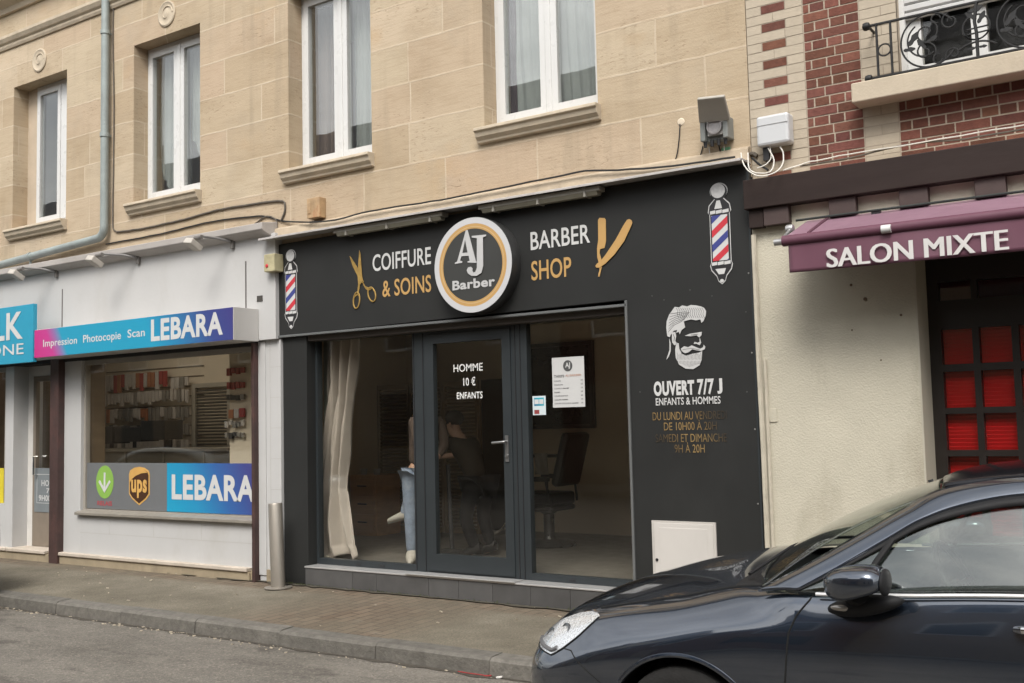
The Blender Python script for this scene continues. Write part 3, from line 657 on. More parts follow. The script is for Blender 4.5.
# glazing: frames at y=.15
GY = .15
fr = holes_wall(MB(), -7.62, -3.95, .187, 2.46, GY, GY+.07, [(-7.525, -6.290, .245, 2.402), (-6.115, -5.18, .205, 2.375), (-5.005, -4.02, .245, 2.402)])
fr.build('window_frame', ANTH, bs, bevel=.004)
MB().box(-7.54, -6.275, GY+.03, GY+.05, .235, 2.412).build('pane', GLS, bs)
MB().box(-5.02, -4.00, GY+.03, GY+.05, .235, 2.412).build('pane', GLS, bs)
for xx in (-7.0, -6.7, -4.6):
    MB().box(xx-.03, xx+.03, GY-.004, GY+.002, .205, .222).build('drain_cap', INKV, bs)
for xx in (-6.275, -6.165, -5.128, -5.075):
    MB().box(xx-.004, xx+.004, GY-.006, GY+.01, .19, 2.45).build('frame_groove', INKV if True else ANTH, bs)
dl = holes_wall(MB(), -6.125, -5.172, .207, 2.372, GY-.012, GY+.05, [(-6.035, -5.262, .36, 2.285)])
door = dl.build('door', ANTH, bs, bevel=.005)
MB().box(-6.045, -5.252, GY+.012, GY+.032, .35, 2.295).build('pane', GLS, door)
hd = MB().box(-5.240, -5.205, GY-.022, GY-.010, 1.20, 1.43)
hd.tube([(-5.222, GY-.012, 1.375), (-5.222, GY-.065, 1.375), (-5.24, GY-.072, 1.373), (-5.345, GY-.072, 1.366)], .0105, 10)
hd.lathe([(.016, 0), (.016, .012), (0, .014)], (-5.222, GY-.02, 1.25), (0, -1, 0), 14)
hd.build('handle', pm('satin steel', (.30, .30, .30), .42, .05, 5, metal=.9), door, smooth=True)
MB().box(-6.26, -5.06, -.045, .10, .187, .197).build('threshold', ALU, bs, bevel=.002)
# lettering on the fascia
Y1 = FY-.004
lettering('COIFFURE', -6.633, -5.925, 3.003, 3.166, Y1, LETW, bs, .012)
lettering('& SOINS', -6.515, -5.928, 2.748, 2.908, Y1, LETG, bs, .012)
lettering('BARBER', -4.835, -4.250, 3.010, 3.166, Y1, LETW, bs, .012)
lettering('SHOP', -4.835, -4.437, 2.746, 2.914, Y1, LETG, bs, .012)
lettering('OUVERT', -3.714, -3.368, 1.722, 1.838, Y1, LETW, bs, .05); lettering('7/7', -3.343, -3.205, 1.720, 1.842, Y1, LETW, bs, .035); lettering('J', -3.180, -3.138, 1.722, 1.840, Y1, LETW, bs, .05)
lettering('ENFANTS & HOMMES', -3.700, -3.157, 1.648, 1.706, Y1, LETW, bs, .012)
lettering('DU LUNDI AU VENDREDI', -3.732, -3.112, 1.532, 1.595, Y1, LETGS, bs, 0, 'sheen_lettering')
lettering('DE 10H00 À 20H', -3.637, -3.196, 1.452, 1.53, Y1, LETGS, bs, 0, 'sheen_lettering')
lettering('SAMEDI ET DIMANCHE', -3.712, -3.119, 1.360, 1.423, Y1, LETGS2, bs, 0, 'sheen_lettering')
lettering('9H À 20H', -3.552, -3.301, 1.278, 1.358, Y1, LETGS2, bs, 0, 'sheen_lettering')
def outline(pts, z0, s, y=Y1):
    """polygon read off an enlarged view (origin z0, scale s) and laid on the panel"""
    return [(lambda p: (p.x, p.z))(P(z0[0]+a/s, z0[1]+b/s, y)) for a, b in pts]
def decal(mb, poly, y, th=.003): return mb.prism(poly, y-th, y)
# scissors
Q = lambda pts: outline(pts, (340, 230), 8.536)
sc_m = MB()
decal(sc_m, Q([(84, 222), (100, 240), (150, 320), (185, 405), (205, 440), (190, 455), (160, 430), (150, 390), (110, 310), (88, 240)]), Y1)
decal(sc_m, Q([(168, 172), (178, 205), (192, 400), (200, 430), (172, 470), (158, 455), (155, 410), (158, 300)]), Y1-.0035)
def ring(mb, pts, y, w):
    p3 = [(a, y, b) for a, b in pts]; mb.tube(p3+[p3[0]], w, 6, caps=False)
def ell(cx, cz, rx, rz, rot=0, n=28): return [(cx+rx*math.cos(t)*math.cos(rot)-rz*math.sin(t)*math.sin(rot), cz+rx*math.cos(t)*math.sin(rot)+rz*math.sin(t)*math.cos(rot)) for t in [2*math.pi*k/n for k in range(n)]]
c1 = outline([(142, 600)], (340, 230), 8.536)[0]; c2 = outline([(272, 550)], (340, 230), 8.536)[0]
decal(sc_m, Q([(160, 440), (172, 470), (163, 520), (160, 550), (150, 540), (152, 500)]), Y1)
decal(sc_m, Q([(195, 440), (215, 478), (235, 488), (280, 500), (240, 520), (222, 505), (200, 470)]), Y1)
decal(sc_m, Q([(160, 530), (166, 570), (150, 555), (130, 570), (118, 590), (125, 560)]), Y1)
ring(sc_m, ell(*c1, .040, .078, -.12), Y1-.001, .0075); ring(sc_m, ell(*c2, .044, .072, .35), Y1-.001, .0075)
sc_m.build('scissors_emblem', pm('gold print', (.40, .26, .08), .35, .3, 18, metal=.3), bs)
# razor
Q = lambda pts: outline(pts, (520, 205), 8.033)
rz = MB()
decal(rz, Q([(640, 103), (680, 105), (690, 120), (692, 290), (680, 345), (660, 350), (645, 355), (640, 385), (655, 440), (658, 500), (640, 575), (628, 575), (632, 550), (640, 520), (635, 470), (622, 420), (620, 350), (630, 280), (628, 120)]), Y1)
decal(rz, Q([(862, 120), (880, 113), (900, 125), (905, 145), (895, 170), (840, 290), (760, 400), (690, 470), (640, 505), (615, 503), (608, 490), (620, 472), (650, 450), (690, 400), (770, 280), (830, 170)]), Y1-.0035)
rz.build('razor_emblem', LETG, bs)
# barber pole stickers
def clip_par(x0, x1, za, zb, lo, hi, sl):
    """stripe from x0 to x1 rising by sl, clipped to lo..hi"""
    poly = [(x0, za), (x1, za+sl), (x1, zb+sl), (x0, zb)]
    for side, lim in ((1, lo), (-1, hi)):
        res = []
        for i in range(len(poly)):
            p, q = poly[i], poly[(i+1) % len(poly)]
            ip, iq = side*(p[1]-lim) >= 0, side*(q[1]-lim) >= 0
            if ip: res.append(p)
            if ip != iq:
                t = (lim-p[1])/(q[1]-p[1]); res.append((p[0]+(q[0]-p[0])*t, lim))
        poly = res
        if len(poly) < 3: return None
    return poly
def pole_sticker(cx, zt, zb, w):
    H = zt-zb; y = Y1
    bd = MB()
    white_cut = [(cx-w*.5, zb+H*.17), (cx-w*.56, zb+H*.20), (cx-w*.56, zb+H*.235)]
    sil = [(cx-w*.50, zb+H*.22), (cx-w*.50, zb+H*.70), (cx-w*.58, zb+H*.72), (cx-w*.52, zb+H*.79), (cx-w*.26, zb+H*.845)]
    sil += [(cx+.44*w*math.sin(t)*-1, zb+H*.925-.082*H*math.cos(t)) for t in [0.5+k*(2*math.pi-1.0)/22 for k in range(23)]]
    sil += [(cx+w*.26, zb+H*.845), (cx+w*.52, zb+H*.79), (cx+w*.58, zb+H*.72), (cx+w*.50, zb+H*.70), (cx+w*.50, zb+H*.22), (cx+w*.56, zb+H*.19), (cx+w*.5, zb+H*.14), (cx+w*.25, zb+H*.08), (cx+w*.17, zb+H*.03), (cx, zb), (cx-w*.17, zb+H*.03), (cx-w*.25, zb+H*.08), (cx-w*.5, zb+H*.14), (cx-w*.56, zb+H*.19)]
    pole = decal(MB(), sil, y, .002).build('barber_pole_emblem', SILV, bs)
    k = .93
    inner = [(cx+(a-cx)*k, zb+H*.5+(b-zb-H*.5)*.978) for a, b in sil]
    decal(MB(), inner, y-.0025, .001).build('outline', INKV, pole)
    wht = MB()
    x0, x1, lo, hi = cx-w*.40, cx+w*.38, zb+H*.235, zb+H*.685
    decal(wht, [(x0, lo), (x1, lo), (x1, hi), (x0, hi)], y-.004, .001)
    for za in (.70, .19): 
        for a, b in ((-.46, -.20), (-.17, .12), (.15, .46)):
            decal(wht, [(cx+w*a, zb+H*za), (cx+w*b, zb+H*(za+.005)), (cx+w*b, zb+H*(za+.037)), (cx+w*a, zb+H*(za+.032))], y-.004, .001)
    decal(wht, [(cx-w*.24, zb+H*.75), (cx+w*.14, zb+H*.75), (cx+w*.05, zb+H*.83), (cx-w*.12, zb+H*.83)], y-.004, .001)
    decal(wht, [(cx-w*.30, zb+H*.155), (cx+w*.22, zb+H*.155), (cx+w*.12, zb+H*.10), (cx-w*.14, zb+H*.10)], y-.004, .001)
    decal(wht, ell(cx, zb+H*.035, w*.09, H*.017), y-.004, .001)
    wht.build('white_print', LETW, pole)
    decal(MB(), ell(cx-w*.03, zb+H*.926, w*.35, H*.071), y-.004, .001).build('ball_print', pm('silver print', (.55, .55, .55), .4, .15, 60), pole)
    bl, rd = MB(), MB(); sl = w*.62; th = H*.088; sp = H*.140
    for i in range(-1, 5):
        za = lo-.05*H+i*sp
        pl = clip_par(x0, x1, za, za+th*.82, lo, hi, sl)
        if pl: decal(rd if i % 2 == 0 else bl, pl, y-.0055, .001)
    bl.build('blue_stripe', BLUEV, pole); rd.build('red_stripe', REDV, pole)
pole_sticker(-3.106, 3.335, 2.555, .165); pole_sticker(-7.727, 3.335, 2.530, .165)
# bearded head in white line art
Q = lambda pts: outline(pts, (640, 290), 4.017)
hw = MB()
decal(hw, Q([(110, 185), (106, 150), (108, 125), (118, 98), (130, 82), (140, 68), (158, 70), (170, 62), (190, 66), (205, 60), (225, 62), (245, 66), (258, 72), (266, 86), (264, 104), (256, 124), (247, 132), (243, 118), (225, 122), (205, 118), (190, 122), (176, 126), (182, 150), (168, 160), (160, 178), (156, 168), (146, 172), (150, 160), (136, 164), (124, 180), (120, 190)]), Y1)
decal(hw, Q([(128, 172), (142, 168), (146, 185), (142, 205), (150, 216), (138, 222), (130, 210)]), Y1)
decal(hw, Q([(118, 195), (124, 215), (124, 245), (116, 268), (106, 281), (112, 262), (119, 240), (119, 215)]), Y1)
decal(hw, Q([(180, 184), (200, 176), (225, 172), (249, 168), (247, 182), (238, 191), (228, 182), (205, 186)]), Y1)
decal(hw, Q([(240, 190), (246, 212), (240, 222), (228, 216), (216, 216), (220, 208), (232, 212), (240, 208)]), Y1)
decal(hw, Q([(164, 236), (178, 226), (194, 230), (208, 222), (226, 230), (242, 236), (254, 230), (256, 220), (263, 228), (260, 238), (246, 245), (226, 242), (210, 238), (196, 250), (182, 254), (170, 248)]), Y1)
decal(hw, Q([(146, 212), (156, 214), (158, 236), (168, 256), (186, 264), (212, 256), (236, 252), (250, 246), (248, 280), (240, 302), (214, 318), (184, 316), (158, 300), (144, 272), (142, 240)]), Y1)
head = hw.build('bearded_head_emblem', pm('white print', (.50, .50, .495), .4, .05, 4), bs)
dk = MB()
def strand(pts, w): 
    p3 = [(a, Y1-.0035, b) for a, b in Q(pts)]; dk.tube(p3, [w]*len(p3), 5)
for k in range(7):
    a = k/6
    strand([(114+6*a, 170-74*a), (136+12*a, 142-50*a), (164+14*a, 128-40*a), (180+20*a, 116-26*a)], .0014)
for k in range(13):
    x = 146+k*8.6; strand([(x, 72), (x+7, 84), (x+4, 98), (x+11, 112)], .0013)
for k in range(18):
    x = 150+k*5.5; strand([(x, 252+8*math.sin(k*1.3)), (x+3, 268), (x+1, 280)], .0010)
    strand([(x+2, 284), (x+4, 294), (x+8*(.5-k/18), 310-abs(k-9)*2)], .0010)
strand([(134, 178), (139, 190), (137, 206)], .002); strand([(205, 181), (232, 178)], .002); strand([(172, 240), (205, 234), (240, 240)], .0014)
dk.build('dark_strands', INKV, head)
# white meter cabinet door in the pilaster
cb = holes_wall(MB(), -3.768, -3.232, .30, .752, -.012, .0, [(-3.745, -3.255, .32, .735)])
cab = cb.build('meter_cabinet', pm('cabinet white frame', (.47, .445, .415), .5), bs)
MB().box(-3.745, -3.255, -.016, -.002, .32, .735).box(-3.70, -3.30, -.019, -.016, .36, .70).build('cabinet_door', pm('cabinet white', (.53, .505, .475), .45, .04, 2, stain=((.46, .44, .41), .5)), cab, bevel=.002)
MB().lathe([(.012, 0), (.012, .006), (0, .006)], (-3.728, -.016, .45), (0, -1, 0), 10).build('lock', INKV, cab)
# hand lettering and papers on the glass
GF = GY+.010
def hand(s, r, name='lettering', par=None): return lettering(s, r[0], r[1], r[2], r[3], GF, pm('white window paint', (.75, .75, .73), .7), door, .008, name)
hand('HOMME', (-5.815, -5.487, 2.012, 2.082)); hand('10 €', (-5.705, -5.570, 1.882, 1.960)); hand('ENFANTS', (-5.782, -5.494, 1.764, 1.826))
pp = root('price_list', (-4.6, GY+.026, 1.66), 'white paper price list taped to the right shop pane', 'price list')
MB().box(-4.764, -4.446, GY+.026, GY+.0285, 1.660, 2.087).build('sheet', pm('white paper sheet', (.50, .50, .495), .7, .03, 8), pp)
pl = MB(); py = GY+.0245
decal(pl, ell(-4.606, 2.012, .046, .048), py+.001, .001)
text_mb(pl, 'TARIFS', -4.745, -4.645, 1.915, 1.938, py, .02); 
for k, (s, w) in enumerate((('COUPE', .065), ('DEGRADE', .085), ('COUPE & BARBE', .145), ('BARBE', .055), ('COUPE ENFANT', .135), ('COUPE FEMME', .135), ('COUPE COULEUR BARBE', .235))):
    z = 1.880-k*.032
    text_mb(pl, s, -4.745, -4.745+w, z, z+.011, py, .01); text_mb(pl, str((10, 12, 15, 5, 8, 15, 30)[k])+'€', -4.482, -4.462, z, z+.013, py, .01)
pl.build('printing', pm('grey ink', (.07, .07, .07), .6), pp)
text_mb(MB(), 'AJ', -4.63, -4.582, 1.985, 2.04, py-.0012, .03).build('logo_lettering', LETW, pp)
text_mb(MB(), 'AJ BARBER', -4.630, -4.475, 1.915, 1.938, py, .0).build('brown_lettering', pm('brown ink', (.35, .14, .07), .6), pp)
st = root('card_sticker', (-4.9, GY+.026, 1.6), 'small blue and white bank card sticker on the glass left of the price list', 'sticker')
MB().box(-4.972, -4.838, GY+.026, GY+.028, 1.600, 1.765).build('sheet', pm('pale sticker', (.55, .62, .64), .5), st)
MB().box(-4.955, -4.855, GY+.0245, GY+.026, 1.68, 1.75).build('blue_band', gradient_x('card gradient', -4.05, -3.95, [(0, (.03, .12, .30)), (1, (.05, .35, .45))]), st)
MB().box(-4.95, -4.908, GY+.023, GY+.0244, 1.695, 1.735).box(-4.902, -4.860, GY+.023, GY+.0244, 1.695, 1.735).build('white_letters', LETW, st)
MB().box(-4.955, -4.905, GY+.0245, GY+.026, 1.61, 1.645).build('red_band', pm('maroon print', (.25, .05, .05), .5), st)
# round illuminated sign
sg = root('round_sign', (-5.357, -.14, 2.50), 'round white ringed barber sign with gold line hanging at the centre of the dark fascia', 'sign')
CX, CZ, SY = -5.357, 2.922, -.14
MB().lathe([(.418, -.14), (.422, -.01), (.415, 0), (.34, .002), (0, .002)], (CX, SY, CZ), (0, -1, 0), 64).build('drum', pm('sign drum black', (.03, .03, .03), .4), sg, smooth=True)
def annulus(r0, r1, y, n=72):
    mb = MB()
    for k in range(n):
        a, b = 2*math.pi*k/n, 2*math.pi*(k+1)/n
        f = lambda r, t: (CX+r*math.cos(t), y, CZ+r*math.sin(t))
        mb.add([f(r0, a), f(r1, a), f(r1, b), f(r0, b)], [(0, 1, 2, 3)])
    return mb
annulus(.365, .418, SY-.004).build('white_ring', pm('sign white', (.50, .50, .51), .35, .03), sg)
annulus(.320, .366, SY-.0035).build('gold_ring', LETG, sg); annulus(.334, .340, SY-.0045).build('thin_ring', pm('pale ring', (.55, .4, .22), .4), sg)
MB().add([(CX+.322*math.cos(t), SY-.003, CZ+.322*math.sin(t)) for t in [2*math.pi*k/64 for k in range(64)]], [tuple(range(64))]).build('disc', pm('sign grey', (.042, .043, .041), .4, .06), sg)
Q = lambda pts: outline(pts, (420, 200), 5.692, SY-.005)
aj = MB(); y = SY-.005
decal(aj, Q([(262, 172), (272, 172), (318, 345), (322, 352), (322, 358), (272, 356), (272, 350), (284, 345), (278, 318), (237, 320), (228, 345), (242, 350), (240, 358), (200, 364), (200, 357), (213, 350)]), y)
decal(aj, Q([(297, 205), (378, 197), (378, 205), (360, 214), (362, 375), (352, 415), (325, 432), (295, 432), (275, 418), (268, 400), (276, 384), (292, 380), (302, 390), (300, 404), (306, 414), (318, 408), (326, 385), (326, 218), (297, 214)]), y-.0035)
aj.build('monogram', pm('sign letter grey', (.46, .46, .46), .4), sg)
decal(MB(), Q([(258, 228), (272, 298), (243, 301)]), y-.0035, .001).build('counter', pm('sign grey', (.042, .043, .041), .4), sg)
bb = outline([(186, 514), (428, 486)], (420, 200), 5.692, SY-.005); bt = outline([(186, 460), (428, 440)], (420, 200), 5.692, SY-.005)
zz0 = (bb[0][1]+bb[1][1])/2-.004; zz1 = (bt[0][1]+bt[1][1])/2+.004
tb = text_mb(MB(), 'Barber', bb[0][0], bb[1][0], zz0, zz1, y-.003, .032)
wB = bb[1][0]-bb[0][0]
for u in (): tb.box(bb[0][0]+wB*u-.006, bb[0][0]+wB*(u+.10), y-.0036, y-.002, zz0, zz0+.009)
for u in (): tb.box(bb[0][0]+wB*u-.008, bb[0][0]+wB*(u+.07), y-.0036, y-.002, zz1-.009, zz1)
tb.build('lettering', pm('sign letter grey', (.46, .46, .46), .4), sg)
# strip lights under the ledge
for a, b, lab in ((-7.03, -5.70, 'old grey strip light under the ledge left of the round sign'), (-5.30, -4.085, 'old grey strip light under the ledge right of the round sign')):
    t = root('strip_light', ((a+b)/2, -.07, 3.36), lab, 'strip light', 'strip lights under the ledge')
    MB().box(a, b, -.12, -.02, 3.405, 3.447).build('housing', pm('aged lamp housing', (.30, .285, .25), .5, .12, 6, stain=((.2, .18, .15), .5)), t, bevel=.006)
    MB().prismx([(-.115, 3.405), (-.095, 3.375), (-.045, 3.375), (-.025, 3.405)], a+.03, b-.03).build('diffuser', pm('yellowed diffuser', (.27, .255, .20), .4, .1, 5), t)
    for k in range(3): MB().box(a+.15+k*(b-a-.3)/2, a+.17+k*(b-a-.3)/2, -.123, -.018, 3.37, 3.45).build('clip', pm('aged lamp housing', (.30, .285, .25), .5), t)
# small junction boxes
MB().box(-7.455, -7.285, -.045, .05, 3.615, 3.815).box(-7.44, -7.40, -.052, -.045, 3.66, 3.77).thing('junction_box', pm('rusty beige box', (.40, .27, .15), .6, .35, 9, stain=((.30, .10, .035), .9), sstain=7), 'rusty orange and beige junction box on the stone above the barber ledge', 'junction box', bevel=.008)
MB().box(-7.985, -7.835, -.13, .0, 3.12, 3.30).thing('junction_box', pm('old yellowed box', (.40, .36, .22), .6, .25, 9), 'yellowed wall box at the top left corner of the barber fascia', 'junction box', bevel=.008)
MB().lathe([(.02, 0), (.016, .008), (0, .01)], (-7.94, -.13, 3.18), (0, -1, 0), 12).thing('push_button', REDV, 'small red push button on the yellowed wall box', 'button', smooth=True)
# ================================================================== phone shop front (left)
ps = root('phone_shopfront', (-10.2, 0, 0), 'white painted phone shop front left of the barber with a wide display window', 'shop front')
wx = P(13, 450, 0).x; r28 = P(28, 450, 0).x/7.5; rec = wx/r28-7.5     # pier edge and depth of the door recess
wl = P(5, 450, 0).x
MB().box(-17.5, -7.905, -.05, .34, 2.44, 3.53).build('upper_panel', WHITE, ps, bevel=.004)
for px in (62.5, 246):
    p = P(px, 290, -.05); MB().box(p.x-.008, p.x+.008, -.054, -.05, 2.78, 3.28).build('panel_joint', pm('dark joint', (.10, .09, .085), .9), ps)
MB().box(-8.17, -8.09, -.056, -.04, 2.84, 2.90).build('broken_tile', pm('dark hole', (.05, .045, .04), .9), ps)
MB().prismx([(.04, 3.50), (-.05, 3.505), (-.16, 3.545), (-.175, 3.56), (-.175, 3.625), (.04, 3.66)], -17.5, -7.96).build('cornice', CORN, ps, bevel=.005)
# piers
MB().box(-8.20, -7.892, -.0, .30, 0, 2.44).build('pier', WHITE, ps, bevel=.004)
mb = MB()
for k in range(7): mb.box(-8.04, -7.8925, -.0015, .01, .30+k*.31, .303+k*.31)
mb.box(-8.042, -8.039, -.0015, .01, .1, 2.44); mb.build('tile_joint', pm('pale joint shade', (.40, .385, .36), .9), ps)
pL1 = P(83, 450, 0).x
MB().box(-11.78, -11.262, 0, .30, .10, 2.44).build('pier', WHITE, ps, bevel=.004)
MB().box(wl, wx, 0, rec+.2, .10, 2.44).build('pier', WHITE, ps, bevel=.004)
mb = MB().box(-17.5, -15.5, 0, .3, .1, 2.44); mb.build('pier', WHITE, ps)
# low wall under the window, with faint block joints
MB().box(-11.262, -8.20, .0, .20, .12, .60).build('low_wall', WHITE, ps, bevel=.003)
MB().box(-15.5, wl, .0, .20, .12, .66).build('low_wall', WHITE, ps, bevel=.003)
mb = MB().box(-11.262, -8.2, -.0015, .01, .365, .3685)
for x in (-10.7, -9.9, -9.1): mb.box(x, x+.003, -.0015, .01, .366, .60)
mb.build('wall_joint', pm('pale joint shade', (.40, .385, .36), .9), ps)
# threshold stone and brown base
MB().box(-12.7, -11.88, -.07, rec+.3, .085, .125).box(-11.69, -8.33, -.07, .02, .085, .125).box(-17.5, -12.72, -.07, .02, .085, .125).build('threshold', CREAM, ps, bevel=.008)
MB().box(-17.5, -8.31, -.05, .2, -.06, .085).build('base_course', BASESTONE, ps)
MB().box(-8.31, -8.225, -.03, .2, -.06, .10).build('base_course', BASESTONE, ps)
MB().box(-8.09, -7.89, -.02, .05, -.06, .12).build('base_course', BASESTONE, ps)
# brown steel shutter guides
gxa, gxb = P(49.5, 450, -.085).x, P(57.8, 450, -.085).x
MB().box(gxa, gxb, -.085, .05, -.03, 2.43).build('shutter_guide', BROWNM, ps, bevel=.004)
MB().box(-8.247, -8.207, -.07, .02, -.03, 2.42).build('shutter_guide', BROWNM, ps, bevel=.003)
MB().prismx([(-.07, .26), (-.03, .26), (-.03, -.03), (-.07, -.03)], -8.20, -8.06).box(-8.20, -8.10, -.03, .0, .02, .14).build('white_kick_board', WHITE, ps) if False else None
MB().box(-8.205, -8.10, -.012, .0, .06, 2.43).build('white_trim', WHITE, ps, bevel=.003)
MB().box(-13.9, -8.21, -.02, .30, 2.395, 2.44).build('shutter_slot', pm('black slot', (.012, .011, .011), .8), ps)
# display window
fr = holes_wall(MB(), -11.262, -8.262, .60, 2.395, .04, .10, [(-11.225, -8.305, .64, 2.34)])
wf = fr.build('window', pm('greyish beige frame', (.30, .275, .24), .5, .12, 4), ps, bevel=.003)
MB().box(-11.235, -8.29, .065, .085, .63, 2.35).build('pane', GLP, wf)
MB().box(-8.29, -8.247, .02, .06, .62, 2.395).build('white_edge', WHITE, ps)
MB().prismx([(.06, .635), (-.055, .605), (-.055, .575), (.06, .57)], -11.30, -8.26).build('window_ledge', pm('metal ledge', (.22, .20, .17), .5, .15, 8), ps, bevel=.003)
fr = holes_wall(MB(), -15.5, wl, .66, 2.395, .04, .10, [(-15.4, wl-.08, .70, 2.34)])
wf2 = fr.build('window', pm('greyish beige frame', (.30, .275, .24), .5, .12, 4), ps); MB().box(-15.45, wl-.05, .065, .085, .69, 2.35).build('pane', GLP, wf2)
p0, p1 = P(0, 468, .05), P(5, 503, .05)
MB().box(p1.x-.7, p1.x-.01, .035, .037, p1.z, p0.z).thing('yellow_poster', pm('yellow poster', (.62, .50, .03), .5), 'yellow poster at the left edge in the window of the phone shop', 'poster')
MB().box(-11.2615, -11.250, .105, .32, .60, 2.39).build('timber_reveal', pm('brown timber panel', (.16, .115, .07), .6, .15, 4, stretch=(1, .3, 3)), ps)
# door in the recess
dx0, dx1 = wx-.02, -11.60
dfr = holes_wall(MB(), dx0, dx1, .125, 2.395, rec, rec+.06, [(dx0+.13, dx1-.10, .125, 2.27)])
dfr.build('door_frame', pm('white door frame', (.58, .56, .53), .5), ps)
dd = holes_wall(MB(), dx0+.13, dx1-.1, .13, 2.265, rec+.0, rec+.05, [(dx0+.19, dx1-.18, .62, 2.20)])
door2 = dd.build('door', pm('taupe door', (.20, .165, .13), .5, .1, 4), ps, bevel=.004)
MB().box(dx0+.18, dx1-.17, rec+.02, rec+.04, .61, 2.21).build('pane', GLP, door2)
MB().tube([(dx0+.24, rec-.01, 1.25), (dx0+.24, rec-.06, 1.25), (dx0+.24, rec-.06, 1.02), (dx0+.24, rec-.01, 1.02)], .010, 8).build('handle', CHROME, door2, smooth=True)
a, b = P(35, 470, rec), P(58, 512, rec)
MB().box(a.x, b.x, rec-.006, rec-.002, P(40, 512, rec).z, P(40, 468, rec).z).build('hours_panel', pm('grey vinyl panel', (.17, .19, .20), .5), door2)
hp = MB()
for (s, zt, zb, xa, xb) in (('HORAIRES', 480, 486, 42, 66), ('7/7', 488, 493, 47, 55), ('9H00 20H', 495, 501, 39.5, 62)):
    text_mb(hp, s, P(xa, 490, rec).x, P(xb, 490, rec).x, P(42, zb, rec).z, P(42, zt, rec).z, rec-.008, .02)
q0, q1 = P(37.5, 474, rec), P(62, 504, rec)
for t in ((q0.x, q1.x, q0.z-.006, q0.z), (q0.x, q1.x, q1.z, q1.z+.006), (q0.x, q0.x+.006, q1.z, q0.z)): hp.box(t[0], t[1], rec-.008, rec-.0065, t[2], t[3])
hp.build('lettering', LETW, door2)
# vinyl band across the bottom of the display window
VY = .060
def rct(px0, py0, px1, py1, y=VY): a, b = P(px0, py0, y), P(px1, py1, y); return a.x, b.x, b.z, a.z
zb, zt = .648, (P(100, 464, VY).z+P(240, 462, VY).z)/2
xm = P(167, 490, VY).x
MB().box(-11.22, xm, VY-.001, VY+.002, zb, zt).build('grey_vinyl', pm('grey window vinyl', (.135, .14, .145), .5, .05), ps)
MB().box(xm, -8.31, VY-.001, VY+.002, zb, zt).build('blue_vinyl', gradient_x('blue vinyl gradient', xm+.45, -7.85, [(0, (.015, .28, .46)), (.3, (.02, .24, .44)), (.65, (.03, .11, .32)), (1, (.045, .05, .21))]), ps)
c = P(105, 482, VY); MB().prism(ell(c.x, c.z, .165, (P(105, 466, VY).z-P(105, 499, VY).z)/2), VY-.004, VY-.001).build('green_disc', pm('green vinyl', (.22, .40, .075), .5), ps)
ar = MB().box(c.x-.016, c.x+.016, VY-.007, VY-.0045, c.z-.09, c.z+.11)
ar.prism([(c.x, c.z-.125), (c.x+.115, c.z-.0), (c.x+.09, c.z+.022), (c.x, c.z-.078), (c.x-.09, c.z+.022), (c.x-.115, c.z)], VY-.0075, VY-.005)
ar.build('white_arrow', LETW, ps)
lettering('RELAIS', c.x-.14, c.x+.14, P(105, 505.5, VY).z, P(105, 501, VY).z, VY-.003, pm('red print', (.40, .05, .06), .5), ps, .02)
# shield emblem
c = P(139.5, 486, VY); w, h = .185, (P(139.5, 466.5, VY).z-P(139.5, 505, VY).z)/2
def shield(k): 
    o = [(-1, .62), (-.9, .80), (-.5, .95), (0, 1.0), (.5, .95), (.9, .80), (1, .62), (1, -.42), (.72, -.66), (.35, -.84), (0, -1), (-.35, -.84), (-.72, -.66), (-1, -.42)]
    return [(c.x+a*w*k, c.z+.0+b*h*(k if k == 1 else k*1.0)) for a, b in o]
sh = MB().prism(shield(1), VY-.004, VY-.001).build('shield_emblem', pm('shield gold', (.58, .34, .10), .4), ps)
MB().prism(shield(.90), VY-.0065, VY-.0045).build('brown_field', pm('shield brown', (.055, .022, .010), .4), sh)
sw = [(-.88, .18), (-.88, .56), (-.78, .72), (-.45, .86), (0, .90), (.45, .86), (.80, .70), (.2, .66), (-.35, .52), (-.72, .34)]
MB().prism([(c.x+a*w, c.z+b*h) for a, b in sw], VY-.009, VY-.007).build('swoosh', pm('shield gold', (.58, .34, .10), .4), sh)
text_mb(MB(), 'ups', c.x-w*.74, c.x+w*.78, c.z-h*.62, c.z+h*.34, VY-.0095, .035).build('lettering', pm('shield gold', (.58, .34, .10), .4), sh)
a = rct(172, 475, 249, 500); lettering('LEBARA', a[0], -8.335, (P(172, 500, VY).z+P(249, 501, VY).z)/2, (P(172, 474.5, VY).z+P(249, 475, VY).z)/2, VY-.004, LETW, ps, .035)
# ------- sign boxes
SF = -.385
s1 = root('sign_box', (-9.9, SF, 2.43), 'long blue and pink sign box of the phone shop with white lettering along its front', 'sign')
x0, x1 = -11.607, -8.150
MB().box(x0, x1, SF, -.052, 2.428, 2.762).build('case', pm('white sign case', (.47, .455, .435), .5, .05, 2), s1, bevel=.003)
MB().box(x0, x1-.004, SF-.004, SF-.001, 2.432, 2.758).build('front', gradient_x('sign gradient', x0+1.42, x1+1.52, [(0, (.48, .035, .20)), (.09, (.46, .045, .23)), (.13, (.25, .14, .34)), (.165, (.02, .28, .43)), (.60, (.02, .28, .44)), (.72, (.025, .18, .36)), (.87, (.042, .065, .22)), (1, (.05, .045, .19))]), s1)
kf = (7.5+SF-.005)/(7.5-.22); LZ = lambda z: 1.55+(z-1.55)*kf
def sl(s, xa, xb, za, zb2, bold): return lettering(s, xa*kf, xb*kf, LZ(za), LZ(zb2), SF-.005, LETW, s1, bold)
sl('Impression', -11.70, -11.02, 2.548, 2.660, .012); sl('Photocopie', -10.90, -10.195, 2.548, 2.665, .012); sl('Scan', -10.075, -9.770, 2.580, 2.672, .012)
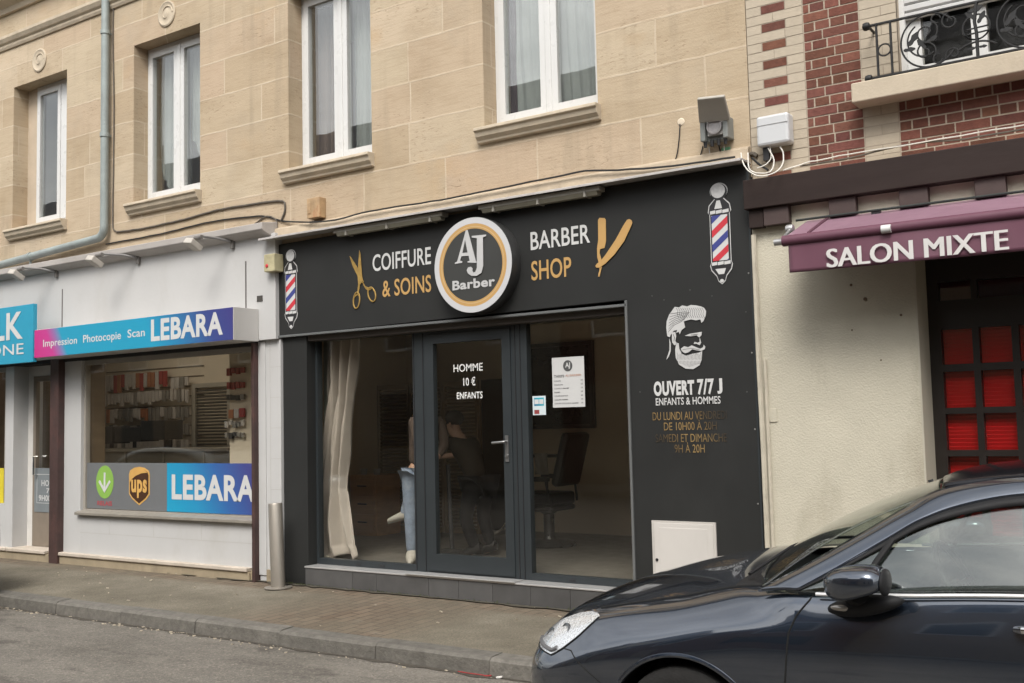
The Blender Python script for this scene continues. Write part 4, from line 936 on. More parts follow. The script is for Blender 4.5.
sl('LEBARA', -9.665, -8.500, 2.515, 2.755, .035)
s2 = root('sign_box', (-12.8, SF, 2.38), 'taller turquoise sign box cut by the left edge of the photo', 'sign')
MB().box(-14.6, x0-.004, SF-.02, SF+.03, 2.385, 3.078).build('case', pm('turquoise sign face', (.02, .27, .41), .4, .05), s2, bevel=.003)
kf2 = (7.5+SF-.025)/(7.5-.22); Z2 = lambda z: 1.55+(z-1.55)*kf2
def s2l(s, xa, xb, za, zb2, bold): return lettering(s, xa*kf2, xb*kf2, Z2(za), Z2(zb2), SF-.024, LETW, s2, bold)
s2l('TALK', -13.55, -12.135, 2.705, 3.045, .022); s2l('PHONE', -13.35, -12.115, 2.515, 2.650, .004)
# arm spot lights over the sign
for i, (bx, by, hx, hy, lab) in enumerate(((57, 269, 14, 283, 'leftmost square spotlight on a thin arm over the phone shop sign'), (139, 256, 92, 256, 'middle square spotlight on a thin arm over the phone shop sign'), (233, 240, 190, 242, 'square spotlight on a thin arm nearest the barber shop'))):
    b = P(bx, by+2, -.06); h = P(hx, hy-6, -.42)
    b.z = 3.50; h.z = 3.505
    sp = root('arm_spotlight', b, lab, 'spotlight', 'spotlights over the phone shop sign')
    MB().box(b.x-.022, b.x+.022, -.085, -.05, b.z-.07, b.z+.03).build('bracket', pm('dark bracket', (.16, .15, .14), .5), sp, bevel=.004)
    MB().tube([(b.x, -.09, b.z), (b.x+(h.x-b.x)*.3, -.2, b.z+.03), (h.x+.12, h.y+.04, h.z+.03)], .013, 8).build('arm', pm('grey lamp arm', (.16, .155, .15), .5), sp, smooth=True)
    MB().obox((h.x+.05, h.y, h.z-.055), (1, 0, -.15), (0, 1, -.55), (.15, .55, 1), .060, .080, .034).build('lamp_head', pm('aged white lamp', (.42, .39, .35), .5, .1, 6), sp, bevel=.012)
    MB().lathe([(.024, -.05), (.024, .05)], (h.x+.11, h.y+.02, h.z+.015), (1, 0, 0), 10).build('knuckle', pm('dark bracket', (.10, .095, .09), .5), sp)
# ================================================================== interiors
MB().box(-17.3, -3.0, .35, 9, -.06, .19).build('shop_floor', FLOORIN, house)
MB().box(-7.55, -3.93, .17, .36, .10, .1895).build('shop_floor', FLOORIN, house)
iw = MB().box(-9.30, -9.15, .62, 9, .19, 3.22).box(-9.30, -7.98, .56, .62, .19, 3.22).box(-8.04, -7.95, .3, .56, .19, 3.22)
iw.box(-9.15, -2.9, 3.5, 3.6, .19, 3.22).box(-3.55, -3.45, .2, 3.5, .19, 3.22).box(-17.3, -9.3, 2.4, 2.5, .19, 3.22)
iw.build('interior_wall', PLASTER, house)
MB().box(-9.15, -3.5, .23, .33, 2.46, 3.22).box(-13.9, -7.9, .34, .42, 2.44, 3.22).build('lintel', DARKIN, house)
MB().box(-9.15, -3.0, .3, 3.5, 2.75, 2.8).build('ceiling', CEIL, house)
# louvred panels added behind the barber glass to stand in for reflected slats
for k in range(3):
    a = -9.14+k*.54
    lv = root('louvre_stand_in', (a+.27, 2.9, .19), ('brown louvred panel behind the curtain standing in for slats reflected in the glass', 'brown louvred panel behind the drawer chest standing in for slats reflected in the glass', 'brown louvred panel seen through the glazed shop door standing in for reflected slats')[k], 'louvre stand-in', 'louvred stand-ins in the barber shop')
    holes_wall(MB(), a, a+.53, .20, 2.06, 2.88, 2.93, [(a+.035, a+.495, .26, 2.00)]).build('frame', SLAT, lv)
    sl_ = MB()
    for j in range(38):
        z = .285+j*.0455; sl_.obox((a+.265, 2.905, z), (1, 0, 0), (0, 1, -.6), (0, .6, 1), .232, .018, .005)
    sl_.build('slats', SLAT, lv)
a, b = P(522, 345, 3.46), P(595, 428, 3.46)
tv = root('wall_mirror', ((a.x+b.x)/2, 3.46, b.z), 'dark framed wall mirror behind the barber chair', 'mirror')
holes_wall(MB(), a.x, b.x, b.z, a.z, 3.44, 3.498, [(a.x+.05, b.x-.05, b.z+.05, a.z-.05)]).build('frame', DARKW, tv)
MB().box(a.x+.045, b.x-.045, 3.47, 3.49, b.z+.045, a.z-.045).build('mirror_panel', pm('dark mirror', (.012, .014, .018), .15, .05, spec=.5), tv)
# chest of drawers
a, b = P(350, 475, 2.3), P(377, 530, 2.3)
ch = root('drawer_chest', ((a.x+b.x)/2, 2.5, .19), 'wooden chest of drawers behind the beige curtain', 'chest of drawers')
MB().box(a.x, b.x, 2.3, 2.75, .19, a.z).build('carcass', WOOD, ch, bevel=.005)
hh = (a.z-.03-.24)/3
for k in range(3):
    d_ = MB().box(a.x+.03, b.x-.03, 2.282, 2.30, .24+k*hh+.012, .24+(k+1)*hh-.008).build('drawer', WOOD, ch, bevel=.004)
    MB().box((a.x+b.x)/2-.07, (a.x+b.x)/2+.07, 2.268, 2.282, .24+(k+.5)*hh, .24+(k+.5)*hh+.015).build('pull', INKV, d_)
for px, lab in ((364, 'white pot on the drawer chest nearest the curtain'), (377, 'white cup at the right end of the drawer chest')):
    p = P(px, 472, 2.45); MB().lathe([(.035, 0), (.045, .07), (.041, .07), (.032, .01), (0, .01)], (p.x, 2.45, a.z+.001), (0, 0, 1), 16).thing('cup', LETW, lab, 'cup', smooth=True)
a, b = P(481, 380, 3.46), P(509, 522, 3.46)
MB().box(a.x, b.x, 3.46, 3.499, .19, a.z).build('inner_door', pm('dark inner door', (.02, .018, .016), .5), house)
a = P(541, 455, 2.6); tw = MB().grid(lambda u, v: (a.x-.09+.18*u, 2.6+.015*math.sin(9*u+3*v), a.z-.22+.24*v), 14, 8)
tw.thing('towel', pm('pale towel', (.35, .33, .29), .9, .1, 20, .2, 120), 'pale towel hanging behind the arm of the barber chair', 'towel', smooth='all', solid=.008)
MB().box(a.x-.25, a.x+.25, 2.64, 2.9, a.z-.03, a.z+.0).thing('wall_shelf', DARKW, 'narrow dark shelf behind the barber chair', 'shelf')
# barber chair
def barber_chair():
    y = 2.35; bx = P(549, 520, y).x
    t = root('barber_chair', (bx, y, .19), 'black leather barber chair on a round pedestal behind the right pane', 'barber chair')
    MB().lathe([(.30, 0), (.31, .02), (.27, .05), (.07, .07), (.065, .09), (.06, .10), (.06, .34), (.09, .36), (.09, .38)], (bx, y, .19), (0, 0, 1), 32).build('pedestal', pm('dark chromed steel', (.10, .10, .10), .3, .1, 5, metal=.8), t, smooth=True)
    MB().box(bx-.33, bx+.20, y-.26, y+.26, .57, .63).box(bx-.30, bx+.20, y-.25, y+.25, .63, .77).build('seat', LEATH, t, bevel=.035)
    mb = MB().obox((bx+.30, y, 1.13), (1, 0, -.28), (0, 1, 0), (.28, 0, 1), .055, .25, .30); mb.build('backrest', LEATH, t, bevel=.05)
    MB().obox((bx+.42, y, 1.52), (1, 0, -.28), (0, 1, 0), (.28, 0, 1), .04, .13, .07).build('headrest', LEATH, t, bevel=.03) if False else None
    for s in (-1, 1):
        MB().box(bx-.27, bx+.20, y+s*.30-.035, y+s*.30+.035, .90, .95).build('armrest', LEATH, t, bevel=.015)
        MB().tube([(bx-.2, y+s*.30, .90), (bx-.2, y+s*.29, .66)], .014, 8).tube([(bx+.16, y+s*.30, .90), (bx+.2, y+s*.28, .66)], .014, 8).build('arm_post', LEATH, t, smooth=True)
    MB().tube([(bx-.30, y-.16, .60), (bx-.52, y-.16, .36)], .014, 8).tube([(bx-.30, y+.16, .60), (bx-.52, y+.16, .36)], .014, 8).obox((bx-.55, y, .33), (1, 0, .5), (0, 1, 0), (-.5, 0, 1), .09, .22, .012).build('footrest', CHROME, t)
barber_chair()
# curtain gathered at the left end of the shop window
CY = .40
rows = [(338, 330, 361), (370, 329, 358), (400, 328, 353), (430, 325, 349), (455, 322, 347), (478, 320, 345), (490, 319, 345), (505, 316, 348), (525, 313, 352), (545, 313, 356), (562, 315, 360)]
def cur(u, v):
    py = 338+(564-338)*(1-v)
    for (a, b) in zip(rows[:-1], rows[1:]):
        if a[0] <= py <= b[0]+3: 
            t = min(1, (py-a[0])/(b[0]-a[0])); xl = a[1]+(b[1]-a[1])*t; xr = a[2]+(b[2]-a[2])*t; break
    pt = P(xl+(xr-xl)*u, py-3*u, CY)
    tie = math.exp(-((py-490)/26)**2); flare = max(0, (py-495)/70)
    w = .075*(1-.5*tie)*(math.sin(2*math.pi*(3.0*u+.12*math.sin(py/60)))+.4*math.sin(2*math.pi*(6.3*u+.3*math.sin(py/38))))*(1-.35*flare)
    w += .05*flare*math.sin(2*math.pi*1.5*u+.6)
    z = pt.z
    if v < .06: z += .02+.055*abs(math.sin(2*math.pi*1.02*u+.5))*(1-v/.06)
    return (pt.x, pt.y+w, max(.20, z))
MB().grid(cur, 84, 70).thing('gathered_curtain', CURTB, 'beige floor length curtain gathered at the left end of the barber window', 'curtain', smooth='all', solid=.006)
p = P(327.5, 400, .52); MB().box(p.x-.03, p.x+.03, .50, .545, .30, 2.44).thing('white_post', pm('greenish white post', (.42, .45, .38), .6), 'narrow white post behind the left edge of the barber curtain', 'post')
p = P(322, 560, .40); mb = MB()
mb.ball((p.x-.02, .36, .222), (.09, .05, .035)).ball((p.x+.07, .38, .215), (.06, .05, .028))
mb.thing('crumpled_cloth', pm('pale cloth', (.5, .47, .4), .9, .2, 30), 'crumpled pale cloth on the floor at the foot of the curtain', 'cloth', smooth=True)
# broom and dustpan inside the glazed door
p0, p1 = P(443, 465, .9), P(452, 540, .9)
br = root('broom', (p1.x, .9, .19), 'black broom leaning inside the glazed door', 'broom')
MB().tube([(p0.x, .98, p0.z), (p1.x, .9, .27)], .022, 10).build('stick', pm('black stick', (.018, .018, .02), .5), br, smooth=True)
MB().box(p1.x-.12, p1.x+.12, .86, .94, .195, .30).build('head', pm('black bristle', (.014, .014, .014), .9), br, bevel=.02)
p = P(480, 542, .9)
MB().obox((p.x-.1, .9, .215), (1, .15, .15), (-.15, 1, 0), (0, 0, 1), .13, .006, .008).thing('dustpan_edge', CHROME, 'thin metal dustpan handle glinting on the floor inside the door', 'dustpan')
# reflected-lettering look comes from the real panes; a lit strip of street light falls on the floor by itself

# ---- display inside the phone shop: packets on hooks, shelves, boxes
GRP = 'packets hanging in the phone shop'
PK = [pm('white packet', (.55, .50, .45), .5, .1, 20), pm('red packet', (.36, .06, .05), .5, .15, 20), pm('orange packet', (.42, .17, .08), .5, .15, 20), pm('grey packet', (.25, .23, .20), .5, .2, 20), pm('dark packet', (.04, .038, .036), .5, .2, 20)]
def packet(x, y, z, w, h, d, m, lab, grp):
    t = MB().box(x-w/2, x+w/2, y-d, y, z-h, z)
    o = t.thing('packet', m, lab, 'packet', grp, bevel=.004); return o
proto = {}
rnd = random.Random(3)
def row(px0, px1, py, y, n, h, mats, lab, grp):
    a, b = P(px0, py, y), P(px1, py-(px1-px0)*.02, y); w = (b.x-a.x)/n*.86
    for i in range(n):
        mi = rnd.choice(mats); key = (mi, round(w, 3), h)
        x = a.x+(b.x-a.x)*(i+.5)/n; z = a.z+rnd.uniform(-.01, .01)
        if key not in proto:
            proto[key] = packet(x, y, z, w, h, .03, PK[mi], lab, grp)
        else:
            o = proto[key].copy(); C.objects.link(o); o.location = (x, y-.015, z-h); o.scale = (rnd.uniform(.75, 1.0), 1, rnd.uniform(.65, 1.0)); o.location.z = z-h*o.scale[2]; o['label'] = lab; o['group'] = grp
BY = 2.30
row(104, 168, 376, BY, 17, .27, [0, 0, 1, 2, 1], 'red or white packet in the top row on the back wall of the phone shop', 'top row of packets in the phone shop')
row(104, 190, 394, BY, 24, .20, [0, 0, 3, 0, 0], 'pale packet in the second row on the back wall of the phone shop', 'second row of packets in the phone shop')
row(104, 190, 410, BY, 22, .20, [0, 3, 0, 2, 3], 'mixed packet in the third row on the back wall of the phone shop', 'third row of packets in the phone shop')
row(104, 190, 426, BY, 24, .20, [3, 0, 4, 3, 0], 'small mixed packet in the fourth row on the back wall of the phone shop', 'fourth row of packets in the phone shop')
row(104, 190, 441, BY, 22, .18, [3, 0, 4, 0, 0], 'small mixed packet in the lowest row on the back wall of the phone shop', 'lowest row of packets in the phone shop')
row(172, 190, 378, BY, 4, .16, [0, 3], 'pale packet at the right end of the top row in the phone shop', 'right end of the top packets in the phone shop')
sw_ = MB()
for k in range(12):
    z = .9+k*.14; sw_.box(-14.2, -11.95, 2.385, 2.4, z, z+.012)
sw_.build('slatwall_groove', pm('slatwall groove', (.20, .165, .12), .8), ps)
row(228, 246, 369, .54, 4, .085, [1, 0, 1], 'red or white packet in the upper right cluster of the phone shop window', 'upper right packets in the phone shop')
row(228, 246, 382, .54, 4, .085, [1, 0, 1], 'red or white packet in the middle right cluster of the phone shop window', 'middle right packets in the phone shop')
row(226, 246, 421, .54, 5, .07, [0, 3, 0], 'small pale packet below the right cluster of the phone shop window', 'pale right packets in the phone shop')
row(226, 246, 433, .54, 5, .07, [0, 3, 4], 'small mixed packet at the bottom right of the phone shop window', 'bottom right packets in the phone shop')
row(228, 246, 395, .54, 4, .06, [4, 3], 'dark packet in the cluster at the right end of the phone shop window', 'dark right packets in the phone shop')
row(230, 246, 409, .54, 3, .10, [1, 0, 2], 'red or white packet in the lowest right cluster of the phone shop window', 'lowest right packets in the phone shop')
for i, (px0, px1, py, h) in enumerate(((100, 121, 438, .24), (124, 150, 436, .20), (150, 174, 434, .26))):
    a, b = P(px0, py, 1.6), P(px1, py, 1.6)
    MB().box(a.x, b.x, 1.45, 1.75, a.z-.08, a.z+h-.08).thing('carton', PK[4], ('black carton at the left end of the phone shop counter', 'black carton in the middle of the phone shop counter', 'black carton at the right end of the phone shop counter')[i], 'carton', 'cartons on the phone shop counter', bevel=.008)
a, b = P(98, 445, 1.6), P(232, 445, 1.6)
ct = root('counter', ((a.x+b.x)/2, 1.6, .19), 'beige shop counter with glass front inside the phone shop', 'counter')
zc_ = P(160, 442, 1.6).z
MB().box(a.x, b.x+.2, 1.35, 1.85, zc_-.12, zc_-.08).build('top', pm('beige counter', (.36, .31, .24), .5), ct, bevel=.004)
MB().box(a.x+.02, b.x+.18, 1.40, 1.83, .19, zc_-.12).build('body', pm('beige counter front', (.28, .24, .185), .5), ct)
for k in range(4): MB().box(a.x+.1+k*.8, a.x+.13+k*.8, 1.385, 1.40, .19, zc_-.12).build('rib', pm('beige counter', (.36, .31, .24), .5), ct)
a, b = P(196, 388, 2.36), P(228, 440, 2.36)
bl = root('slatted_blind', ((a.x+b.x)/2, 2.36, b.z), 'grey slatted blind on the back wall of the phone shop', 'blind')
holes_wall(MB(), a.x-.07, b.x+.07, b.z-.4, a.z+.06, 2.34, 2.39, [(a.x, b.x, b.z-.34, a.z)]).build('frame', pm('pale blind frame', (.42, .38, .31), .6), bl)
sl_ = MB()
for k in range(24): sl_.obox(((a.x+b.x)/2, 2.37, b.z-.32+k*(a.z-b.z+.32)/24), (1, 0, 0), (0, 1, -.5), (0, .5, 1), (b.x-a.x)/2, .016, .003)
sl_.build('slats', pm('grey slats', (.13, .125, .11), .5), bl)
MB().box(-14.5, -14.25, .5, 2.4, .19, 3.2).thing('timber_partition', pm('brown timber panel', (.16, .115, .07), .6, .15, 4, stretch=(1, .3, 3)), 'brown timber panelling at the left end inside the phone shop window', 'partition')
LAMP = pm('lit lamp panel', (.8, .8, .78), .5, emit=((1, .93, .82), 6))
for k, (lx, lab) in enumerate(((-12.2, 'lit ceiling lamp deep at the left inside the phone shop'), (-10.5, 'lit ceiling lamp at the right inside the phone shop'))):
    cl_ = root('ceiling_lamp', (lx, 1.3, 3.0), lab, 'lamp', 'ceiling lamps in the phone shop')
    MB().box(lx-.62, lx+.62, 1.2, 1.4, 3.02, 3.08).build('housing', PVC, cl_); MB().box(lx-.6, lx+.6, 1.22, 1.38, 3.0, 3.019).build('diffuser', LAMP, cl_)
# ================================================================== steel bollard
bp0 = P(277, 587, -.22)
bo = root('bollard', (bp0.x, -.22, PAVE0-.006), 'leaning brushed steel bollard on the pavement at the corner of the barber shop', 'bollard')
ax = Vector((-.045, 0, 1)).normalized()
MB().lathe([(.069, 0), (.069, .80), (.064, .812), (0, .815)], (bp0.x+.018, -.22, -.004), ax, 32).build('post', STEEL, bo, smooth=True)
MB().lathe([(.135, 0), (.135, .008), (.078, .012)], (bp0.x+.018, -.22, -.006), (0, 0, 1), 32).build('foot_plate', STEEL, bo, smooth=True)
# ================================================================== salon house (right)
RX0, RX1 = -2.852, 3.6
sh_ = root('brick_house', (.4, .05, 0), 'red and cream brick house with a render ground floor right of the barber', 'house')
BW = .05
# backing wall of the upper floor in mortar, bricks set 6 mm proud of it
wz0, wz1, wxl, wxr = 3.87, 5.6, -1.745, 1.2
holes_wall(MB(), RX0, RX1, 3.0, 7.6, BW+.003, BW+.42, [(wxl, wxr, wz0, wz1)]).build('wall', MORTAR, sh_)
bk_r, bk_w = MB(), MB(); CH = .0716
rb = random.Random(5)
def brick_run(mb, xa, xb, z, first, lo=.75, hi=1.2):
    x = xa; w = first
    while x < xb-.02:
        e = min(x+w, xb)
        if xb-e < .05: e = xb
        t = rb.uniform(lo, hi); tt = (t, t*rb.uniform(.93, 1.07), t*rb.uniform(.93, 1.07)) if mb is bk_r else (t, t, t)
        d = rb.uniform(-.0012, .0008)
        g = .005 if mb is bk_r else .003
        mb.box(x+g, e-g, BW+d, BW+.03, z+g, z+CH-g, tt)
        x = e; w = .225
nrow = int((6.6-3.28)/CH)
bk_c = {'quoin': MB(), 'jamb': MB(), 'far_jamb': MB(), 'pier': MB()}
HD = .112
def red_run(xa, xb, z, i):
    if i % 2 == 0: brick_run(bk_r, xa, xb, z, [.225, .14, .19][(i//2) % 3], .62, 1.15)
    else:
        x = xa; w = [.06, .085, .05][(i//2) % 3]
        while x < xb-.02:
            e = min(x+w, xb)
            if xb-e < .03: e = xb
            t = rb.uniform(.62, 1.15); d = rb.uniform(-.0012, .0008)
            bk_r.box(x+.006, e-.006, BW+d, BW+.03, z+.006, z+CH-.006, (t, t*rb.uniform(.92, 1.08), t*rb.uniform(.92, 1.08)))
            x = e; w = .112
for i in range(nrow):
    z = 3.30+i*CH
    # quoin: cream with a red brick every second course
    if i % 2 == 0:
        brick_run(bk_c['quoin'], RX0, -2.735, z, .2, .96, 1.04); brick_run(bk_r, -2.735, -2.545, z, .3, .65, 1.05); brick_run(bk_c['quoin'], -2.545, -2.415, z, .2, .96, 1.04)
    else: brick_run(bk_c['quoin'], RX0, -2.415, z, .21 if i % 4 == 1 else .30, .96, 1.04)
    xa = -2.413
    if z > 3.87-.03:
        red_run(xa, -2.005, z, i)
        brick_run(bk_c['jamb'], -2.003, wxl if z < wz1 else wxl+.2, z, .15 if i % 2 else .26, .96, 1.04)
        if z >= wz1: red_run(wxl+.2, RX1, z, i)
        else: brick_run(bk_c['far_jamb'], wxr, wxr+.26, z, .26, .96, 1.04); red_run(wxr+.27, RX1, z, i)
    else:
        red_run(xa, -2.005, z, i)
        brick_run(bk_c['pier'], -2.003, -1.765, z, .12 if i % 2 else .24, .80 if i % 5 == 3 else .96, 1.0)
        red_run(-1.763, RX1, z, i)
bk_r.build('red_bricks', BRICKR, sh_); [m_.build('cream_bricks', BRICKW, sh_) for m_ in bk_c.values()]
JNT = pm('grey brown joint', (.30, .255, .20), .9)
for a, b, c_, d_ in ((RX0, -2.415, 3.2, 6.6), (-2.003, wxl, 3.87, wz1), (-2.003, -1.765, 3.2, 3.85)): MB().box(a, b, BW+.0018, BW+.02, c_, d_).build('brick_joints', JNT, sh_)
MB().box(-2.40, -2.33, BW-.003, BW+.02, 3.505, 3.58).build('brick_hole', pm('dark hole', (.03, .022, .018), .9), sh_) if False else None
# stone sill under the balcony railing
MB().box(-2.035, wxr+.3, -.135, BW+.22, 3.728, 3.868).build('stone_sill', pm('cream stone sill', (.47, .40, .305), .8, .1, 5, .2, 60, stain=((.35, .28, .2), .6), sstain=4), sh_, bevel=.008)
# window with roller shutter half down
fr = holes_wall(MB(), wxl, wxr, 3.87, wz1, .19, .26, [(wxl+.13, wxl+.46, 4.0, wz1-.06), (wxl+.56, wxl+.92, 4.0, wz1-.06), (wxl+1.02, wxr-.1, 4.0, wz1-.06)])
w1 = fr.build('window', PVC, sh_, bevel=.006)
for a, b in ((wxl+.12, wxl+.47), (wxl+.55, wxl+.93), (wxl+1.01, wxr-.09)): MB().box(a, b, .215, .235, 3.99, wz1-.05).build('pane', GLS, w1)
mb = MB()
for k in range(22):
    z = 4.335+k*.056; mb.prismx([(.165, z), (.148, z+.012), (.148, z+.044), (.165, z+.055)], wxl+.03, wxr-.03)
mb.build('roller_shutter', pm('white shutter', (.52, .515, .51), .5, .05, 3), sh_)
MB().box(wxl, wxl+.035, .13, .2, 3.87, wz1).box(wxl+.0, wxr, .17, .19, 3.868, 3.90).build('shutter_guide', PVC, sh_)
MB().box(wxl-.02, wxr+.02, .42, .46, 3.8, wz1+.05).build('interior_wall', INKV, sh_)  # black sheet added close behind the panes to make them read dark
# wrought iron railing
rl = root('balcony_railing', (-.3, -.10, 3.87), 'black wrought iron balcony railing with scrolls in front of the half closed roller shutter', 'railing')
RY = -.10; ra, rbx = -1.905, 1.3; zt_, zb_ = 4.262, 3.885
def bar(name, pts, r=.008): return MB().tube(pts, r, 6).build(name, IRON, rl, smooth=True)
bar('top_rail', [(ra, RY, zt_), (rbx, RY, zt_)], .010); bar('bottom_rail', [(ra, RY, zb_), (rbx, RY, zb_)], .010)
bar('post', [(ra+.055, RY, zb_), (ra+.055, RY, zt_)], .009); bar('post', [(ra+.15, RY, zb_), (ra+.15, RY, zt_)], .009)
for z in (zt_, zb_):
    MB().lathe([(.0, -.03), (.026, -.02), (.030, 0), (.026, .02), (0, .03)], (ra-.012, RY, z), (1, 0, 0), 12).build('end_rosette', IRON, rl, smooth=True)
    MB().tube([(ra, RY, z), (ra, BW+.03, z)], .010, 6).build('wall_bar', IRON, rl)
def arc(cx, cz, r, a0, a1, n=20, r1=None, sx=1): return [(cx+sx*(r+((r1 if r1 else r)-r)*k/n)*math.cos(a0+(a1-a0)*k/n), RY, cz+(r+((r1 if r1 else r)-r)*k/n)*math.sin(a0+(a1-a0)*k/n)) for k in range(n+1)]
bar('ring', arc(ra+.103, 4.07, .042, 0, 2*math.pi, 20), .006)
mid = (zt_+zb_)/2
for k in range(5):
    cx = ra+.40+k*.61
    bar('scroll', arc(cx, mid, .185, rad(35), rad(330), 34), .0065)
    bar('scroll', arc(cx-.02, mid+.055, .02, rad(-60), rad(420), 28, .085), .006)
    bar('scroll', arc(cx-.03, mid-.075, .018, rad(60), rad(-400), 28, .075), .006)
    bar('scroll', arc(cx+.14, mid+.10, .015, rad(180), rad(-260), 24, .06), .006)
    bar('scroll', arc(cx+.15, mid-.13, .012, rad(180), rad(560), 24, .05), .006)
    bar('scroll', arc(cx+.30, mid-.28, .20, rad(55), rad(125), 14), .007)
    bar('stem', [(cx+.30, RY, zb_), (cx+.30, RY, mid-.02), (cx+.29, RY, mid+.06), (cx+.31, RY, zt_)], .011)
    for (lx, lz, lr, aa) in ((cx+.30, mid+.14, .05, .3), (cx+.27, mid+.10, .045, 2.4), (cx+.335, mid+.08, .045, 1.0), (cx+.30, mid-.12, .03, 1.6), (cx+.335, mid-.12, .025, 0), (cx+.265, mid-.12, .025, 0), (cx-.10, mid+.03, .055, .9), (cx-.05, mid-.02, .045, 2.2), (cx-.13, mid-.04, .04, 0), (cx+.02, mid+.0, .04, .4)):
        q = [(lx+math.cos(aa)*lr*math.cos(t)-math.sin(aa)*lr*.34*math.sin(t)*(1+.3*math.cos(5*t)), lz+math.sin(aa)*lr*math.cos(t)+math.cos(aa)*lr*.34*math.sin(t)*(1+.3*math.cos(5*t))) for t in [i*2*math.pi/14 for i in range(14)]]
        MB().prism(q, RY-.006, RY+.004).build('leaf_ornament', IRON, rl)
    bar('scroll', arc(cx+.30, mid+.02, .085, rad(100), rad(-150), 22), .006); bar('scroll', arc(cx+.30, mid+.02, .085, rad(80), rad(330), 22), .006)
    bar('scroll', arc(cx-.02, mid, .13, rad(120), rad(300), 22, .10), .006); bar('scroll', arc(cx+.05, mid+.135, .03, rad(0), rad(300), 16), .005); bar('scroll', arc(cx+.05, mid-.14, .03, rad(0), rad(-300), 16), .005)
    bar('cross_bar', [(cx+.24, RY, mid+.012), (cx+.38, RY, mid+.016)], .006); bar('cross_bar', [(cx+.24, RY, mid-.022), (cx+.38, RY, mid-.018)], .006)
# ground floor: render pier, recess, beam, corbels
DX = -1.708
holes_wall(MB(), RX0, RX1, 0, 3.0, 0.0, .30, [(DX, 1.05, -.1, 2.66)]).build('render_wall', STUCCO, sh_, bevel=.01)
MB().box(DX-.0, DX+.012, -.004, .305, .1, 2.66).build('corner_strip', SMOOTHR, sh_)
MB().box(RX0-.020, RX1, -.105, BW+.03, 3.083, 3.305).build('beam', BROWNW, sh_, bevel=.006)
MB().prismx([(BW+.03, 3.345), (-.09, 3.307), (BW+.03, 3.307)], RX0, RX1).build('beam_flashing', LEDGE, sh_)
CORB = pm('faded brown timber', (.055, .034, .031), .6, .14, 6, .12, 30)
MB().box(RX0, RX1, -.004, BW+.02, 2.90, 3.0825).build('frieze', pm('cream frieze render', (.56, .52, .42), .9, .1, 3, .3, 60), sh_)
k = 0; xx = -2.735
while xx < RX1-.2:
    MB().box(xx, xx+.19, -.072, .02, 2.948, 3.0825).build('corbel', CORB, sh_, bevel=.005); xx += .4855
MB().box(RX0+.002, -2.74, -.068, .02, 2.944, 3.0825).build('corbel', BROWNW, sh_, bevel=.005)
MB().box(RX1-.3, RX1, .3, 8.8, 0, 7.6).box(RX0, RX0+.25, .475, 8.8, 0, 7.6).box(RX0, RX1, 8.8, 9.1, 0, 7.6).box(RX0+.25, RX1-.3, .42, 8.8, 3.0, 3.2).build('side_wall', PLASTER, sh_)
MB().prismx([(-.35, 7.6), (4.6, 10.6), (9.5, 7.6), (9.5, 7.75), (4.6, 10.8), (-.35, 7.75)], RX0, RX1+.1).build('roof', pm('red tile roof', (.16, .06, .045), .7, .2, 10), sh_)
# door and shop window in the recess: black timber with red slatted blinds behind small panes
DY = .30
RXD = 1.05
xs_ = [(-1.615, -1.412), (-1.368, -1.163), (-1.118, -.913)]
holes = []
for a, b in xs_:
    holes += [(a, b, 1.876+.0, 2.123), (a, b, 1.573, 1.826), (a, b, 1.278, 1.530), (a, b, .985, 1.236), (a, b, .692, .942)]
holes += [(-1.620, -1.405, 2.326, 2.462), (-1.365, -.92, 2.326, 2.455), (-.70, .85, .6, 2.3)]
fr = holes_wall(MB(), DX-.02, RXD+.1, .05, 2.70, DY, DY+.07, holes)
fr.build('shop_joinery', DARKW, sh_, bevel=.006)
for h in holes: MB().box(h[0]-.008, h[1]+.008, DY+.03, DY+.045, h[2]-.008, h[3]+.008).build('pane', GLS, sh_)
mb = MB()
for k in range(60):
    z = .62+k*.0268; mb.obox((-.30, DY+.085, z), (1, 0, 0), (0, 1, -1.7), (0, 1.7, 1), 1.34, .0150, .0025)
mb.thing('red_blind', REDB, 'red slatted blind behind the small panes of the salon door', 'blind')
MB().box(DX-.2, RXD+.2, DY+.25, DY+.30, 0, 3.0).build('interior_wall', pm('red dark backing', (.10, .012, .012), .8), sh_)
MB().box(DX, RXD, .0, DY+.3, -.06, .05).build('door_step', BASESTONE, sh_)
# grey pipe at the joint of the two houses
cable([(-2.835, -.025, 2.90), (-2.835, -.025, 1.95), (-2.828, -.025, 1.3), (-2.826, -.025, .0)], .020, pm('cream painted pipe', (.46, .42, .34), .6, .15, 8, stain=((.2, .17, .13), .7), sstain=9), 'cream painted pipe running down the joint between barber panel and render wall', .001, 21, 'wall_pipe')
cable([(-2.79, -.015, 1.96), (-2.785, -.015, .0)], .014, pm('cream painted pipe', (.46, .42, .34), .6), 'thinner cream pipe on the render wall beside the barber panel', .001, 22, 'wall_pipe')
mb = MB().box(-2.80, -2.72, -.008, .0, 1.50, 1.60); mb.thing('wall_plate', STUCCO, 'small square render coloured cover plate on the wall beside the pipe', 'cover plate', bevel=.003)
for (px, py, s) in ((851, 285, .010), (865, 299, .013), (901, 315, .009), (881, 360, .006), (852, 330, .006)):
    p = P(px, py, 0); MB().lathe([(s, 0), (s*.8, .006), (0, .007)], (p.x, 0, p.z), (0, -1, 0), 10).build('rust_spot', pm('rust mark', (.13, .085, .055), .8, .3, 40), sh_, smooth=True)
